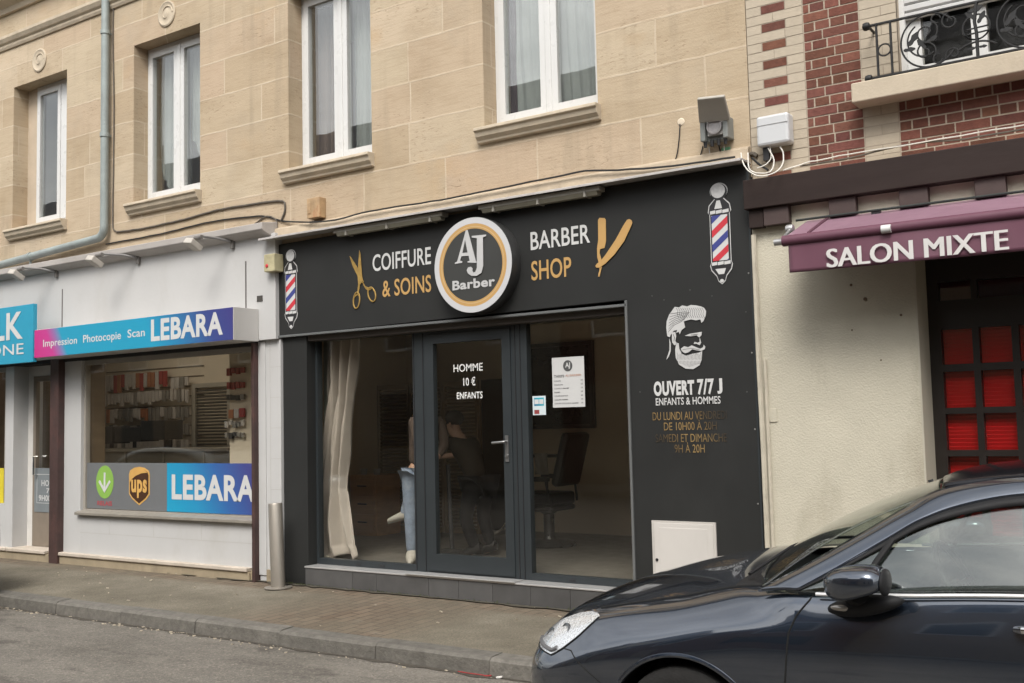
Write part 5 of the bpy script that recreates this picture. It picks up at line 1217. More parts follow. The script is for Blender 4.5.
# awning
aw = root('awning', (.6, -.45, 2.52), 'plum retractable awning with white lettering on its valance', 'awning')
AX0, AX1, AYF, AYB = -2.425, 3.2, -.50, -.02
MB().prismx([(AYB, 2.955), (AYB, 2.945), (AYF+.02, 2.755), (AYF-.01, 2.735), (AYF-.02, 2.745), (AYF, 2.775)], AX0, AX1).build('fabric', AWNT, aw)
MB().prismx([(AYB-.02, 2.940), (AYB-.02, 2.957), (AYF+.03, 2.795), (AYF+.03, 2.775)], AX0+.14, AX0+.165).build('seam', pm('plum seam', (.10, .04, .06), .5), aw)
MB().tube([(AX0-.02, AYF, 2.745), (AX1, AYF, 2.745)], .038, 14).build('front_bar', pm('plum front bar', (.11, .042, .065), .6, .06, 4, spec=.35), aw, smooth=True)
def val(u, v):
    x = AX0+.02+(AX1-AX0-.02)*u
    return (x, AYF-.012+.010*math.sin(x*5.1)*(1-v)+.006*math.sin(x*13)*(1-v), 2.521+.010*math.sin(x*1.3)*(1-v)+(2.735-2.521)*v)
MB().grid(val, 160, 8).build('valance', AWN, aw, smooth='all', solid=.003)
kv = (7.5+AYF-.03)/(7.5-.6)
tm = text_bold(MB(), 'SALON MIXTE', -2.116*kv, -1.018*kv, 1.55+(2.516-1.55)*kv, 1.55+(2.640-1.55)*kv, AYF-.029, .0055)
tm.build('lettering', pm('white awning print', (.56, .545, .53), .7, .05), aw)
MB().lathe([(.028, -.03), (.028, .03)], (P(888, 236, AYF).x, AYF-.03, 2.74), (1, 0, 0), 12).build('bar_clip', PVC, aw, smooth=True)
MB().lathe([(.030, -.03), (.034, 0), (.030, .02)], (AX0-.03, -.30, 2.86), (1, 0, 0), 12).tube([(AX0-.03, -.3, 2.86), (AX0-.03, AYF, 2.75)], .012, 8).lathe([(.024, -.05), (.024, .01)], (AX0-.03, AYF, 2.742), (1, 0, 0), 12).build('end_fitting', pm('aluminium fitting', (.4, .4, .4), .4, .1, 6, metal=.7), aw, smooth=True)
MB().tube([(AX0-.06, -.09, 2.955), (AX1, -.09, 2.955)], .009, 8).build('rain_bar', pm('dark green grey bar', (.035, .04, .038), .75, spec=.2), aw)
for x in (-1.95, -.98, 0, 1): MB().box(x, x+.06, -.09, -.005, 2.915, 2.95).build('wall_bracket', INKV, aw)
# boxes on the wall by the corner
jb = root('white_junction_box', (-2.637, -.02, 3.545), 'white plastic junction box on the cream brick quoin', 'junction box')
MB().box(-2.762, -2.515, -.075, BW, 3.548, 3.775).build('body', pm('white plastic box', (.52, .53, .54), .35, .03, 3), jb, bevel=.02)
MB().box(-2.762+.005, -2.52, -.0785, -.074, 3.70, 3.703).build('seam', pm('grey seam', (.35, .35, .35), .6), jb)
MB().box(-2.735, -2.69, -.02, BW, 3.45, 3.548).build('black_connector', INKV, jb)
fl = root('timer_box', (-3.08, -.02, 3.63), 'grey weatherproof timer box with its lid flipped open above the barber fascia', 'timer box')
def tilt(px, py, y): p = P(px, py, y); return (p.x, p.y, p.z)
lid = MB()
q = [P(700, 121, -.07), P(731, 118, -.07), P(725, 94, -.24), P(698, 97, -.24)]
nrm = (q[1]-q[0]).cross(q[3]-q[0]).normalized()
lid.add([tuple(v) for v in q]+[tuple(v-nrm*-.03) for v in q], [(0, 1, 2, 3), (7, 6, 5, 4), (0, 4, 5, 1), (1, 5, 6, 2), (2, 6, 7, 3), (3, 7, 4, 0)])
lid.build('lid', pm('smoked grey lid', (.36, .34, .30), .45, .1, 4), fl, bevel=.008)
MB().box(-3.205, -2.985, -.03, WY, 3.665, 3.835).box(-3.205, -3.165, -.09, -.03, 3.66, 3.835).box(-3.02, -2.98, -.09, -.03, 3.66, 3.835).build('body', pm('grey box body', (.20, .21, .20), .5, .1, 5), fl, bevel=.006)
MB().box(-3.155, -3.03, -.06, -.03, 3.70, 3.83).build('front_plate', pm('pale plate', (.45, .44, .42), .5, .2, 20), fl)
dl_ = MB().lathe([(.062, 0), (.062, .02), (.05, .024), (.05, .015), (0, .015)], (-3.093, -.06, 3.765), (0, -1, 0), 24).build('dial', pm('clear grey dial', (.42, .40, .40), .3, .2, 30), fl, smooth=True)
for k in range(4): MB().lathe([(.016, 0), (.013, -.05)], (-3.18+k*.055, -.05, 3.668), (0, 0, 1), 10).build('cable_gland', INKV, fl, smooth=True)
MB().box(-3.09, -3.02, WY-.004, WY+.01, 3.565, 3.62).thing('green_tag', pm('green tape', (.16, .42, .24), .6), 'scrap of green tape on the stone under the timer box', 'tape', bevel=.002)
# ================================================================== car
def curve(pts):
    xs = np.array([p[0] for p in pts], float); ys = np.array([p[1] for p in pts], float)
    h = np.diff(xs); d = np.diff(ys)/h; m = np.zeros(len(xs)); m[0] = d[0]; m[-1] = d[-1]
    for i in range(1, len(xs)-1):
        if d[i-1]*d[i] > 0:
            w1, w2 = 2*h[i]+h[i-1], h[i]+2*h[i-1]; m[i] = (w1+w2)/(w1/d[i-1]+w2/d[i])
    def f(x):
        x = min(max(x, xs[0]), xs[-1]); i = min(int(np.searchsorted(xs, x, 'right'))-1, len(h)-1); t = (x-xs[i])/h[i]
        return float((2*t**3-3*t**2+1)*ys[i]+(t**3-2*t**2+t)*h[i]*m[i]+(-2*t**3+3*t**2)*ys[i+1]+(t**3-t**2)*h[i]*m[i+1])
    return f
NX, YC = -2.95, -2.43
ZC = curve([(0, .56), (.03, .64), (.08, .70), (.15, .755), (.26, .83), (.4, .888), (.55, .938), (.75, .993), (.95, 1.035), (1.06, 1.052), (1.11, 1.045), (1.17, .97), (1.30, .88), (1.6, .82), (3.6, .82), (3.9, .9), (4.05, 1.07), (4.3, 1.06), (4.6, 1.03), (4.72, .98), (4.78, .85)])
ZH = curve([(0, .55), (.03, .615), (.08, .66), (.15, .70), (.26, .765), (.4, .81), (.51, .835), (.88, .91), (1.25, .985), (1.36, .99), (1.46, .94), (1.6, .83), (3.6, .83), (3.9, .95), (4.05, 1.06), (4.6, 1.02), (4.72, .96), (4.78, .82)])
DH = curve([(0, .25), (.03, .42), (.08, .55), (.15, .62), (.26, .67), (.5, .69), (.9, .70), (1.25, .72), (1.36, .76), (1.6, .79), (3.8, .79), (4.1, .72), (4.6, .65), (4.72, .5), (4.78, .3)])
ZF = curve([(0, .53), (.03, .58), (.08, .615), (.15, .65), (.26, .70), (.4, .755), (.51, .79), (.88, .868), (1.25, .945), (1.45, .985), (1.6, .99), (2.3, 1.035), (3.0, 1.06), (3.8, 1.09), (4.1, 1.04), (4.6, .99), (4.72, .92), (4.78, .78)])
DF = curve([(0, .32), (.03, .50), (.08, .63), (.15, .705), (.26, .755), (.5, .79), (.9, .80), (1.25, .815), (1.5, .853), (1.7, .856), (3.8, .85), (4.1, .80), (4.6, .74), (4.72, .58), (4.78, .38)])
ZS = curve([(0, .50), (.03, .54), (.08, .56), (.15, .585), (.26, .615), (.4, .66), (.51, .70), (.88, .785), (1.25, .855), (1.6, .895), (2.3, .93), (3.8, .98), (4.6, .9), (4.78, .7)])
DS = curve([(0, .37), (.03, .555), (.08, .69), (.15, .765), (.26, .82), (.5, .872), (.9, .893), (1.5, .898), (3.8, .895), (4.1, .88), (4.6, .8), (4.72, .63), (4.78, .42)])
Z5 = curve([(0, .45), (.26, .55), (.6, .66), (1.5, .76), (2.3, .80), (3.8, .82), (4.6, .7), (4.78, .6)])
HW = curve([(0, .40), (.03, .585), (.08, .715), (.15, .79), (.26, .85), (.5, .903), (.9, .92), (4.1, .91), (4.6, .83), (4.72, .66), (4.78, .45)])
Z6 = curve([(0, .39), (.3, .42), (1, .46), (3.8, .48), (4.78, .45)]); Z7 = curve([(0, .33), (.2, .27), (4.5, .28), (4.78, .36)]); Z8 = curve([(0, .30), (.15, .21), (4.5, .21), (4.78, .32)])
def ctrl(x):
    hw = HW(x)
    return [(0, ZC(x)), (DH(x)*.55, ZC(x)*.62+ZH(x)*.38+.012), (DH(x), ZH(x)), (DF(x), ZF(x)), (DS(x), ZS(x)), (hw, Z5(x)), (hw-.012, Z6(x)), (hw-.045, Z7(x)), (hw-.14, Z8(x)), (0, Z8(x)-.002)]
def section(x, n=6):
    c = ctrl(x); out = []
    c2 = [(-c[1][0], c[1][1])]+c+[(-c[-2][0], c[-2][1])]
    for i in range(1, len(c2)-2):
        p0, p1, p2, p3 = [np.array(c2[k]) for k in (i-1, i, i+1, i+2)]
        t0 = 0; t1 = t0+max(1e-3, np.linalg.norm(p1-p0))**.5; t2 = t1+max(1e-3, np.linalg.norm(p2-p1))**.5; t3 = t2+max(1e-3, np.linalg.norm(p3-p2))**.5
        for k in range(n):
            t = t1+(t2-t1)*k/n
            A1 = (t1-t)/(t1-t0)*p0+(t-t0)/(t1-t0)*p1; A2 = (t2-t)/(t2-t1)*p1+(t-t1)/(t2-t1)*p2; A3 = (t3-t)/(t3-t2)*p2+(t-t2)/(t3-t2)*p3
            B1 = (t2-t)/(t2-t0)*A1+(t-t0)/(t2-t0)*A2; B2 = (t3-t)/(t3-t1)*A2+(t-t1)/(t3-t1)*A3
            out.append(tuple((t2-t)/(t2-t1)*B1+(t-t1)/(t2-t1)*B2))
    out.append(c[-1]); return out
def surfd(x, z):
    s = section(x, 8); best = None
    for a, b in zip(s[:-8], s[1:-7]):
        if (a[1]-z)*(b[1]-z) <= 0 and abs(a[1]-b[1]) > 1e-6:
            q = a[0]+(b[0]-a[0])*(z-a[1])/(b[1]-a[1]); best = q if best is None else max(best, q)
    return best if best is not None else DF(x)
def cw(x, d, z): return (NX+x, YC-d, ROAD+z)                         # car to world; d > 0 is the near side
def paint_mat(name, col, metal):
    m, nt, out = nt_new(name)
    b = N(nt, 'ShaderNodeBsdfPrincipled'); L(nt, b.outputs[0], out.inputs[0])
    vec = N(nt, 'ShaderNodeTexCoord').outputs['Object']
    fl_ = N(nt, 'ShaderNodeTexVoronoi'); fl_.inputs['Scale'].default_value = 900; L(nt, vec, fl_.inputs['Vector'])
    c = ramp(nt, fl_.outputs['Color'], [(0, tuple(x*.75 for x in col)), (1, tuple(x*1.3 for x in col))])
    dn = noise(nt, scaled(nt, vec, (1, 1, 1.6)), 2.4, 7, .7)
    df = N(nt, 'ShaderNodeMath', operation='MULTIPLY'); L(nt, ramp(nt, dn, [(.5, (0, 0, 0)), (.8, (1, 1, 1))]), df.inputs[0]); df.inputs[1].default_value = .10
    c = mixc(nt, df.outputs[0], c, (.13, .12, .11)); L(nt, c, b.inputs['Base Color'])
    b.inputs['Metallic'].default_value = metal; b.inputs['Roughness'].default_value = .27
    b.inputs['Coat Weight'].default_value = 1; b.inputs['Coat IOR'].default_value = 2.1; 
    rn = N(nt, 'ShaderNodeMapRange'); L(nt, dn, rn.inputs[0]); rn.inputs[3].default_value = .02; rn.inputs[4].default_value = .07; L(nt, rn.outputs[0], b.inputs['Coat Roughness'])
    return m
PAINT = paint_mat('dark blue grey car paint', (.032, .047, .074), .85)
PAINT2 = paint_mat('pale silver car paint', (.50, .54, .53), .3)
BLKP = pm('black car plastic', (.013, .013, .014), .6, .1, 8, spec=.25); RUB = pm('tyre rubber', (.011, .0105, .010), .9, .2, 12, .4, 80); GAP = pm('panel gap', (.003, .003, .003), .9)
car = root('parked_car', (NX+2.39, YC, ROAD), 'dark blue grey saloon car parked at the kerb in front of the salon', 'car', 'parked cars')
xsn = [0, .006, .015, .03, .045, .06, .08, .1, .125]+[.15+.03*i for i in range(151)]+[4.67, 4.70, 4.72, 4.74, 4.755, 4.768, 4.775, 4.78]
xsn = sorted(set(round(x, 4) for x in xsn))
vs, fs = [], []
for x in xsn:
    s = section(x); ring_ = [cw(x, d, z) for d, z in s]+[cw(x, -d, z) for d, z in s[-2:0:-1]]
    vs += ring_; nr = len(ring_)
for i in range(len(xsn)-1):
    for k in range(nr): fs.append((i*nr+k, i*nr+(k+1) % nr, (i+1)*nr+(k+1) % nr, (i+1)*nr+k))
fs.append(tuple(range(nr-1, -1, -1))); fs.append(tuple((len(xsn)-1)*nr+k for k in range(nr)))
shell = MB().add(vs, fs).build('shell', PAINT, None); shell.data.materials.append(BLKP)
b_ = bmesh.new(); b_.from_mesh(shell.data); bmesh.ops.recalc_face_normals(b_, faces=b_.faces); b_.to_mesh(shell.data); b_.free()
WH = [(.97, .325), (3.785, .325)]
for (x, z) in WH:
    for s in (1, -1):
        c = cw(x, s*.84, z+.004)
        cut = MB().lathe([(.372, -.29), (.372, .4)], c, (0, -s, 0), 64).build('cut', BLKP, None); cut.data.materials.append(BLKP)
        for p_ in cut.data.polygons: p_.material_index = 1
        b_ = bmesh.new(); b_.from_mesh(cut.data); bmesh.ops.recalc_face_normals(b_, faces=b_.faces); b_.to_mesh(cut.data); b_.free()
        md = shell.modifiers.new('arch', 'BOOLEAN'); md.object = cut; md.operation = 'DIFFERENCE'; md.solver = 'EXACT'
bpy.context.view_layer.update()
dg = bpy.context.evaluated_depsgraph_get()
sm = bpy.data.meshes.new_from_object(shell.evaluated_get(dg))
for o in [o for o in bpy.data.objects if o.name.startswith('cut')]+[shell]: bpy.data.objects.remove(o)
def doorline(z): return float(np.interp(z, [.3, .64, .84, .91, .97, 1.05], [1.44, 1.43, 1.45, 1.48, 1.53, 1.58]))
def region(p):
    x, d, z = p[0]-NX, YC-p[1], p[2]-ROAD
    if .14 < x < 1.27 and abs(d) < DH(x)-.0 and z > .6: return 'bonnet'
    if z > .27 and abs(d) > .5 and doorline(z) < x < 2.66 : return 'front_door' if d > 0 else 'front_door_far'
    if z > .27 and abs(d) > .5 and 2.66 <= x < 3.42+max(0, z-.7)*.6: return 'rear_door' if d > 0 else 'rear_door_far'
    return 'body'
groups = {}
for p_ in sm.polygons:
    r_ = 'body' if p_.material_index == 1 else region(p_.center)
    cx_, cd_, cz_ = p_.center[0]-NX, abs(YC-p_.center[1]), p_.center[2]-ROAD
    if 1.15 < cx_ < 4.0 and cz_ > .7 and cd_ < DF(cx_)-.004 and not (cx_ < 1.52 and cd_ > DH(cx_)-.02): p_.material_index = 1; r_ = 'body'
    groups.setdefault(r_, []).append(p_.index)
PARTS = {}
for k_, idx in groups.items():
    used = {}; v2 = []; f2 = []; mi = []
    for i in idx:
        f_ = []
        for v_ in sm.polygons[i].vertices:
            if v_ not in used: used[v_] = len(v2); v2.append(tuple(sm.vertices[v_].co))
            f_.append(used[v_])
        f2.append(tuple(f_)); mi.append(sm.polygons[i].material_index)
    ob = MB().add(v2, f2).build(k_.replace('_far', ''), PAINT, car, smooth='x'); ob.data.materials.append(BLKP)
    for p_, m_ in zip(ob.data.polygons, mi): p_.material_index = m_
    PARTS[k_] = ob
bpy.data.meshes.remove(sm)
BODY = PARTS['body']; DOOR = PARTS['front_door']
def on(x, z, off=.0): return cw(x, surfd(x, z)+off, z)
# shut lines
MB().tube([cw(x, DH(x)+.001, ZH(x)+.0005) for x in np.linspace(.47, 1.36, 40)], .0058, 6).build('shut_line', GAP, BODY)
MB().tube([on(doorline(z), z, .0) for z in np.linspace(.99, .28, 34)], .0042, 6).build('shut_line', GAP, BODY)
MB().tube([on(2.665, z, .0) for z in np.linspace(1.03, .28, 24)], .004, 6).build('shut_line', GAP, BODY)
MB().tube([on(.335-.0*t, .655-.0*t, .0) for t in (0, )]+[on(.40+.22*t, .655-.14*t) for t in np.linspace(0, 1, 8)], .003, 6).build('shut_line', GAP, BODY)
# arch lips
for (x, z) in WH:
    for s in (1, -1):
        pts = []
        for a in np.linspace(rad(-4), rad(184), 46):
            xx, zz = x+.374*math.cos(a), z+.004+.374*math.sin(a)
            pts.append(cw(xx, s*(surfd(xx, max(.3, zz))-.006), zz))
        MB().tube(pts, .012, 8).build('arch_lip', PAINT, BODY, smooth=True)
        if True:
            w_ = root('tmp', (0, 0, 0), None, None); bpy.data.objects.remove(w_)
        ty = MB().lathe([(.20, -.095), (.255, -.108), (.295, -.108), (.318, -.095), (.325, -.06), (.326, 0), (.325, .06), (.318, .095), (.295, .108), (.255, .108), (.215, .095), (.20, .06)], cw(x, s*.79, z), (0, -s, 0), 56)
        wheel = ty.build('wheel', RUB, car, smooth=True)
        rm = MB().lathe([(.213, .09), (.205, .075), (.19, .02), (.19, -.08), (.06, -.08)], cw(x, s*.79, z), (0, -s, 0), 48)
        for k in range(5):
            a = 2*math.pi*k/5+.3; dx, dz = math.cos(a), math.sin(a)
            c0 = Vector(cw(x+dx*.12, s*.845, z+dz*.12)); rm.obox(c0, (dx, 0, dz), (0, 1, 0), (-dz, 0, dx), .085, .014, .032)
        rm.lathe([(.055, .0), (.055, .07), (.04, .075), (0, .075)], cw(x, s*.79, z), (0, -s, 0), 20)
        rm.build('rim', pm('wheel alloy', (.36, .36, .37), .3, .05, 6, metal=.8), wheel, smooth=True)
# headlights
def hl_lo(x): return float(np.interp(x, [.085, .12, .17, .27, .34, .42, .48, .50], [.63, .625, .622, .615, .655, .715, .775, .80]))
def hl_hi(x): return float(np.interp(x, [.085, .12, .17, .26, .35, .42, .48, .50], [.66, .675, .715, .765, .798, .812, .812, .805]))
LENS = glass('headlight glass', .06, (.94, .95, .96)); REFL = pm('headlight reflector', (.82, .83, .84), .28, .14, 30, metal=.55, rvar=.12, bump=.10, bscale=14)
for s in (1, -1):
    def hf(off, sh=0.0):
        def f(u, v):
            x = .085+(.50-.085)*u; lo, hi = hl_lo(x), hl_hi(x); z = lo+(hi-lo)*(sh+(1-2*sh)*v)
            return cw(x, s*(surfd(x, z)+off), z)
        return f
    hl = MB().grid(hf(-.0005 if False else .004), 36, 14).build('headlight', LENS, car, smooth='all')
    MB().grid(hf(.0015, .02), 36, 14).build('housing', REFL, hl, smooth='all')
    for (x, z, r) in ((.195, .680, .040), (.305, .715, .044)):
        c = cw(x, s*(surfd(x, z)-.004), z); nrm = Vector((-.55, -s*.75, .35))
        MB().lathe([(r, -.012), (r, -.002), (r*.78, -.001), (r*.66, -.010), (0, -.006)], c, nrm, 24).build('lamp', pm('lamp bowl', (.16, .165, .17), .2, .1, 30, metal=.7), hl, smooth=True)
    MB().tube([cw(x, s*(surfd(x, hl_lo(x)+.02)+.004), hl_lo(x)+.02) for x in np.linspace(.10, .30, 12)], .010, 8).build('dark_strip', pm('headlight dark trim', (.12, .12, .125), .3), hl, smooth=True)
    MB().tube([cw(x, s*(surfd(x, hl_lo(x)+.0)+.002), hl_lo(x)) for x in np.linspace(.085, .50, 24)], .004, 6).build('seal', GAP, hl)
    MB().grid(lambda u, v: cw(4.42+.22*u, s*(surfd(4.42+.22*u, .78+.15*v)+.004), .78+.15*v), 12, 8).build('tail_light', pm('tail light red', (.35, .02, .02), .2), car, smooth='all')
# grille and lower intake
MB().grid(lambda u, v: (lambda x, d: cw(x-.012, d, .56+.09*v-.0*u))(.03+.11*abs(2*u-1)**2.2*.5+.035*v, (2*u-1)*.38), 24, 5).build('grille', BLKP, car, smooth='all')
MB().grid(lambda u, v: cw(-.008+.05*abs(2*u-1)**2, (2*u-1)*.40, .31+.10*v), 24, 5).build('lower_intake', BLKP, car, smooth='all')
# ----- cabin
Rc = [(1.30, .835, .985), (1.5, .78, 1.098), (1.71, .705, 1.228), (1.86, .655, 1.322), (2.0, .62, 1.398), (2.30, .60, 1.450), (2.7, .595, 1.464), (3.2, .59, 1.437), (3.6, .60, 1.375), (4.02, .70, 1.10)]
Gc = [(1.49, .878, 1.005), (1.62, .845, 1.082), (1.82, .782, 1.208), (1.95, .745, 1.288), (2.08, .715, 1.338), (2.33, .69, 1.388), (2.7, .68, 1.402), (3.2, .68, 1.375), (3.52, .70, 1.31), (3.80, .80, 1.13)]
Bc = [(1.50, .879, 1.0), (1.63, .879, 1.003), (1.82, .878, 1.014), (1.95, .877, 1.022), (2.08, .876, 1.032), (2.33, .875, 1.047), (2.7, .873, 1.06), (3.2, .870, 1.08), (3.52, .868, 1.098), (3.80, .86, 1.11)]
def poly3(c):
    fx = [curve([(i, p[k]) for i, p in enumerate(c)]) for k in range(3)]; n = len(c)-1
    return lambda u: np.array([f(u*n) for f in fx])
R3, G3, B3 = poly3(Rc), poly3(Gc), poly3(Bc)
roofz = curve([(1.93, 1.425), (1.98, 1.445), (2.08, 1.465), (2.3, 1.486), (2.6, 1.492), (3.0, 1.476), (3.4, 1.43), (3.6, 1.39)])
for s in (1, -1):
    def pil(u, v):
        a, b = R3(u), G3(u); q = a+(b-a)*v; bul = .010*math.sin(math.pi*v)
        return cw(q[0], s*(q[1]+bul), q[2]+bul*.6)
    pl_ = MB().grid(pil, 80, 8).build('pillar_rail', PAINT, car, smooth='all', solid=.012)
    def lerp3(u, v, o=0): a, b = G3(u), B3(u); q = a+(b-a)*v; return cw(q[0], s*(q[1]+o+.005*math.sin(math.pi*v)), q[2])
    MB().grid(lambda u, v: lerp3(.0+u, v*.10*(1 if True else 0), .004), 80, 2).build('window_seal', BLKP, car, smooth='all', solid=.006)
    MB().grid(lambda u, v: lerp3(u, .07+.93*v, -.004), 80, 10).build('side_window', GLC, car, smooth='all', solid=.004)
    MB().tube([cw(*(lambda q: (q[0], s*(q[1]+.010), q[2]-.004))(B3(u))) for u in np.linspace(.055, 1, 60)], .0075, 8).build('chrome_strip', pm('satin chrome', (.70, .70, .70), .35, .03, 6, metal=.5), car, smooth=True)
    MB().tube([cw(1.725, s*.886, 1.01), cw(1.79, s*.836, 1.13), cw(1.845, s*.790, 1.215)], .014, 8).build('quarter_bar', BLKP, car, smooth=True)
    MB().obox(cw(2.69, s*.79, 1.22), (1, 0, 0), (0, s*-.42, -1), (0, 1, -.42), .05, .20, .008).build('b_pillar', BLKP, car)
    # door mirror
    mm = MB()
    def mir(u, v):
        a = 2*math.pi*v; t = u
        prof = max(0, 1-abs(1-t/.62)**2.3)**.5 if t < .62 else max(0, 1-((t-.62)/.38)**3.2)**.5
        xx = 1.640+.245*t; rz_ = .080*prof; ry_ = .105*prof
        sq = lambda c_: math.copysign(abs(c_)**.62, c_)
        sv = sq(math.sin(a)); sv = sv*(.80 if sv > 0 else 1.22-.95*t)
        return cw(xx, s*(1.025+.01*t+ry_*sq(math.cos(a))), 1.070+.010*t+rz_*sv)
    mm.grid(mir, 22, 32); 
    mo = mm.build('door_mirror', PAINT, car, smooth='all', weld=True)
    MB().ball(cw(1.872, s*1.035, 1.083), (.016, .075, .05), 20, 10).build('mirror_glass', BLKP, mo, smooth=True)
    MB().prismx([(0, 0), (1, 0), (1, 1)], 0, 0) if False else None
    def mbase(u, v):
        a = 2*math.pi*v; k = math.sin(math.pi*min(1, u*1.0))**.55 if 0 < u < 1 else 0
        return cw(1.61+.30*u, s*(.905+.085*k*(1-.5*u)*math.cos(a)+.03*k), .948+.052*u+(.040*k*math.sin(a)))
    MB().grid(mbase, 20, 20).build('mirror_foot', BLKP, mo, smooth='all', weld=True)
    MB().ball(cw(1.69, s*(.99), .968), (.042, .012, .012), 16, 8).build('indicator', pm('smoky clear lens', (.42, .40, .37), .15, .1, 30, metal=.5), mo, smooth=True)
    MB().tube([cw(1.72, s*.93, .985), cw(1.76, s*1.0, 1.03)], .04, 10).build('mirror_arm', BLKP, mo, smooth=True)
    # door handle
    hn = MB().tube([cw(2.285, s*(surfd(2.285, .925)+.004), .925), cw(2.31, s*(surfd(2.31, .928)+.034), .930), cw(2.46, s*(surfd(2.46, .932)+.036), .936), cw(2.49, s*(surfd(2.49, .935)+.006), .938)], [.012, .015, .015, .011], 10)
    hn.build('door_handle', CHROME, DOOR if s > 0 else PARTS['front_door_far'], smooth=True)
    MB().ball(cw(2.37, s*(surfd(2.37, .925)-.002), .928), (.075, .008, .028), 20, 8).build('handle_cup', BLKP, DOOR if s > 0 else PARTS['front_door_far'], smooth=True)
def ws(u, v):
    q = 2*u-1
    a = np.array((1.12+.19*q*q, .80*q, 1.03-.035*q*q)); b = np.array((1.93+.08*q*q, .605*q, 1.425-.030*q*q))
    p_ = a+(b-a)*v; bl_ = .035*math.sin(math.pi*v)
    return cw(p_[0]-bl_*.45, p_[1], p_[2]+bl_)
MB().grid(ws, 40, 24).build('windscreen', GLC, car, smooth='all', solid=.004)
def rfn(u, v):
    x = 1.93+(3.6-1.93)*u; q = 2*v-1; x += .08*q*q*(1-u)**2
    return cw(x, .612*q, roofz(x)-.044*abs(q)**3)
MB().grid(rfn, 50, 20).build('roof', pm('black roof glass', (.008, .008, .010), .16, .05, 3, spec=.4, rvar=.04), car, smooth='all', solid=.015)
def rw(u, v):
    q = 2*u-1; a = np.array((3.6, .60*q, roofz(3.6)-.03*q*q)); b = np.array((4.12, .70*q, 1.08-.02*q*q)); p_ = a+(b-a)*v
    return cw(p_[0]+.03*math.sin(math.pi*v), p_[1], p_[2]+.03*math.sin(math.pi*v))
MB().grid(rw, 24, 16).build('rear_window', GLC, car, smooth='all', solid=.004)
# scuttle, wipers, inside
MB().grid(lambda u, v: (lambda q: cw(1.10+.03*v+.10*q*q+.08*v*q*q, .70*q, 1.004+.026*v-.045*q*q))(2*u-1), 30, 4).build('scuttle', BLKP, car, smooth='all', solid=.01)
for (a0, b0) in (((1.16, .62), (1.31, -.05)), ((1.13, -.05), (1.27, -.62))):
    def wp(x, d, up): q = d/.8; return cw(x, d, np.interp(x, [1.12+.19*q*q, 1.93], [1.03-.035*q*q, 1.425])+up)
    MB().tube([wp(a0[0]+.02, a0[1], .008), wp((a0[0]+b0[0])/2+.02, (a0[1]+b0[1])/2, .020), wp(b0[0]+.02, b0[1], .012)], .008, 6).build('wiper', BLKP, car, smooth=True)
CIN = pm('dark car interior', (.022, .022, .022), .8, .15, 9); CIN2 = pm('grey seat cloth', (.05, .05, .05), .9, .15, 9)
MB().prismx([(YC-.76, ROAD+.80), (YC+.76, ROAD+.80), (YC+.74, ROAD+.985), (YC-.74, ROAD+.985)], NX+1.42, NX+1.80).build('dashboard', CIN, car, bevel=.03)
sw = MB(); c0 = Vector(cw(2.0, .37, .99)); n0 = Vector((.9, 0, .45)).normalized(); a0 = Vector((0, 1, 0)); b0 = n0.cross(a0)
sw.tube([c0+(a0*math.cos(t)+b0*math.sin(t))*.185 for t in [2*math.pi*k/32 for k in range(33)]], .014, 8)
for t in (rad(0), rad(180), rad(270)): sw.tube([c0, c0+(a0*math.cos(t)+b0*math.sin(t))*.18], .014, 6)
sw.tube([c0, c0-n0*.25], .03, 8).build('steering_wheel', pm('steering wheel grey', (.05, .05, .05), .4), car, smooth=True)
for x, dd in ((2.62, .37), (2.62, -.37), (3.5, .37), (3.5, -.37)):
    st_ = MB().obox(cw(x, dd, 1.0), (1, 0, -.22), (0, 1, 0), (.22, 0, 1), .06, .25, .28).build('seat_back', CIN2, car, bevel=.05)
    MB().obox(cw(x+.09, dd, 1.33), (1, 0, -.1), (0, 1, 0), (.1, 0, 1), .04, .12, .075).build('headrest', CIN2, st_, bevel=.03)
MB().tube([cw(1.82, 0, 1.40), cw(1.84, 0, 1.34)], .012, 6).obox(cw(1.86, 0, 1.31), (1, 0, 0), (0, 1, 0), (0, 0, 1), .015, .11, .035).build('interior_mirror', CIN, car)
# second car: same kind, pale paint, only a corner of its tail shows at the left edge
car2 = copy_tree(car)
car2.location = Vector((-10.13-2.39, -2.36, ROAD)); car2['label'] = 'pale silver car with only a sliver of its tail showing at the left edge'
def repaint(o):
    for c in o.children:
        for i, sl_ in enumerate(c.material_slots):
            if sl_.material == PAINT: sl_.link = 'OBJECT'; sl_.material = PAINT2
        repaint(c)
repaint(car2)

# ================================================================== people (one in the dim barber room, one standing in for a reflection)
def skin_mesh(pts, edges, sub=1):
    me = bpy.data.meshes.new('s'); b = bmesh.new(); lay = b.verts.layers.skin.verify(); names = list(pts); bv = {}
    for i, n_ in enumerate(names):
        p_, r_ = pts[n_]; v = b.verts.new(p_); bv[n_] = v
        rr = r_ if isinstance(r_, tuple) else (r_, r_); v[lay].radius = rr; v[lay].use_root = (i == 0)
    for a_, c_ in edges: b.edges.new((bv[a_], bv[c_]))
    b.to_mesh(me); b.free()
    o = bpy.data.objects.new('s', me); C.objects.link(o)
    m1 = o.modifiers.new('k', 'SKIN'); m1.use_smooth_shade = True; m2 = o.modifiers.new('u', 'SUBSURF'); m2.levels = sub; m2.render_levels = sub
    bpy.context.view_layer.update(); d_ = bpy.context.evaluated_depsgraph_get()
    r = bpy.data.meshes.new_from_object(o.evaluated_get(d_)); bpy.data.objects.remove(o); bpy.data.meshes.remove(me)
    out = MB(); out.v = [tuple(v.co) for v in r.vertices]; out.f = [tuple(p_.vertices) for p_ in r.polygons]; out.c = [None]*len(out.f)
    bpy.data.meshes.remove(r); return out
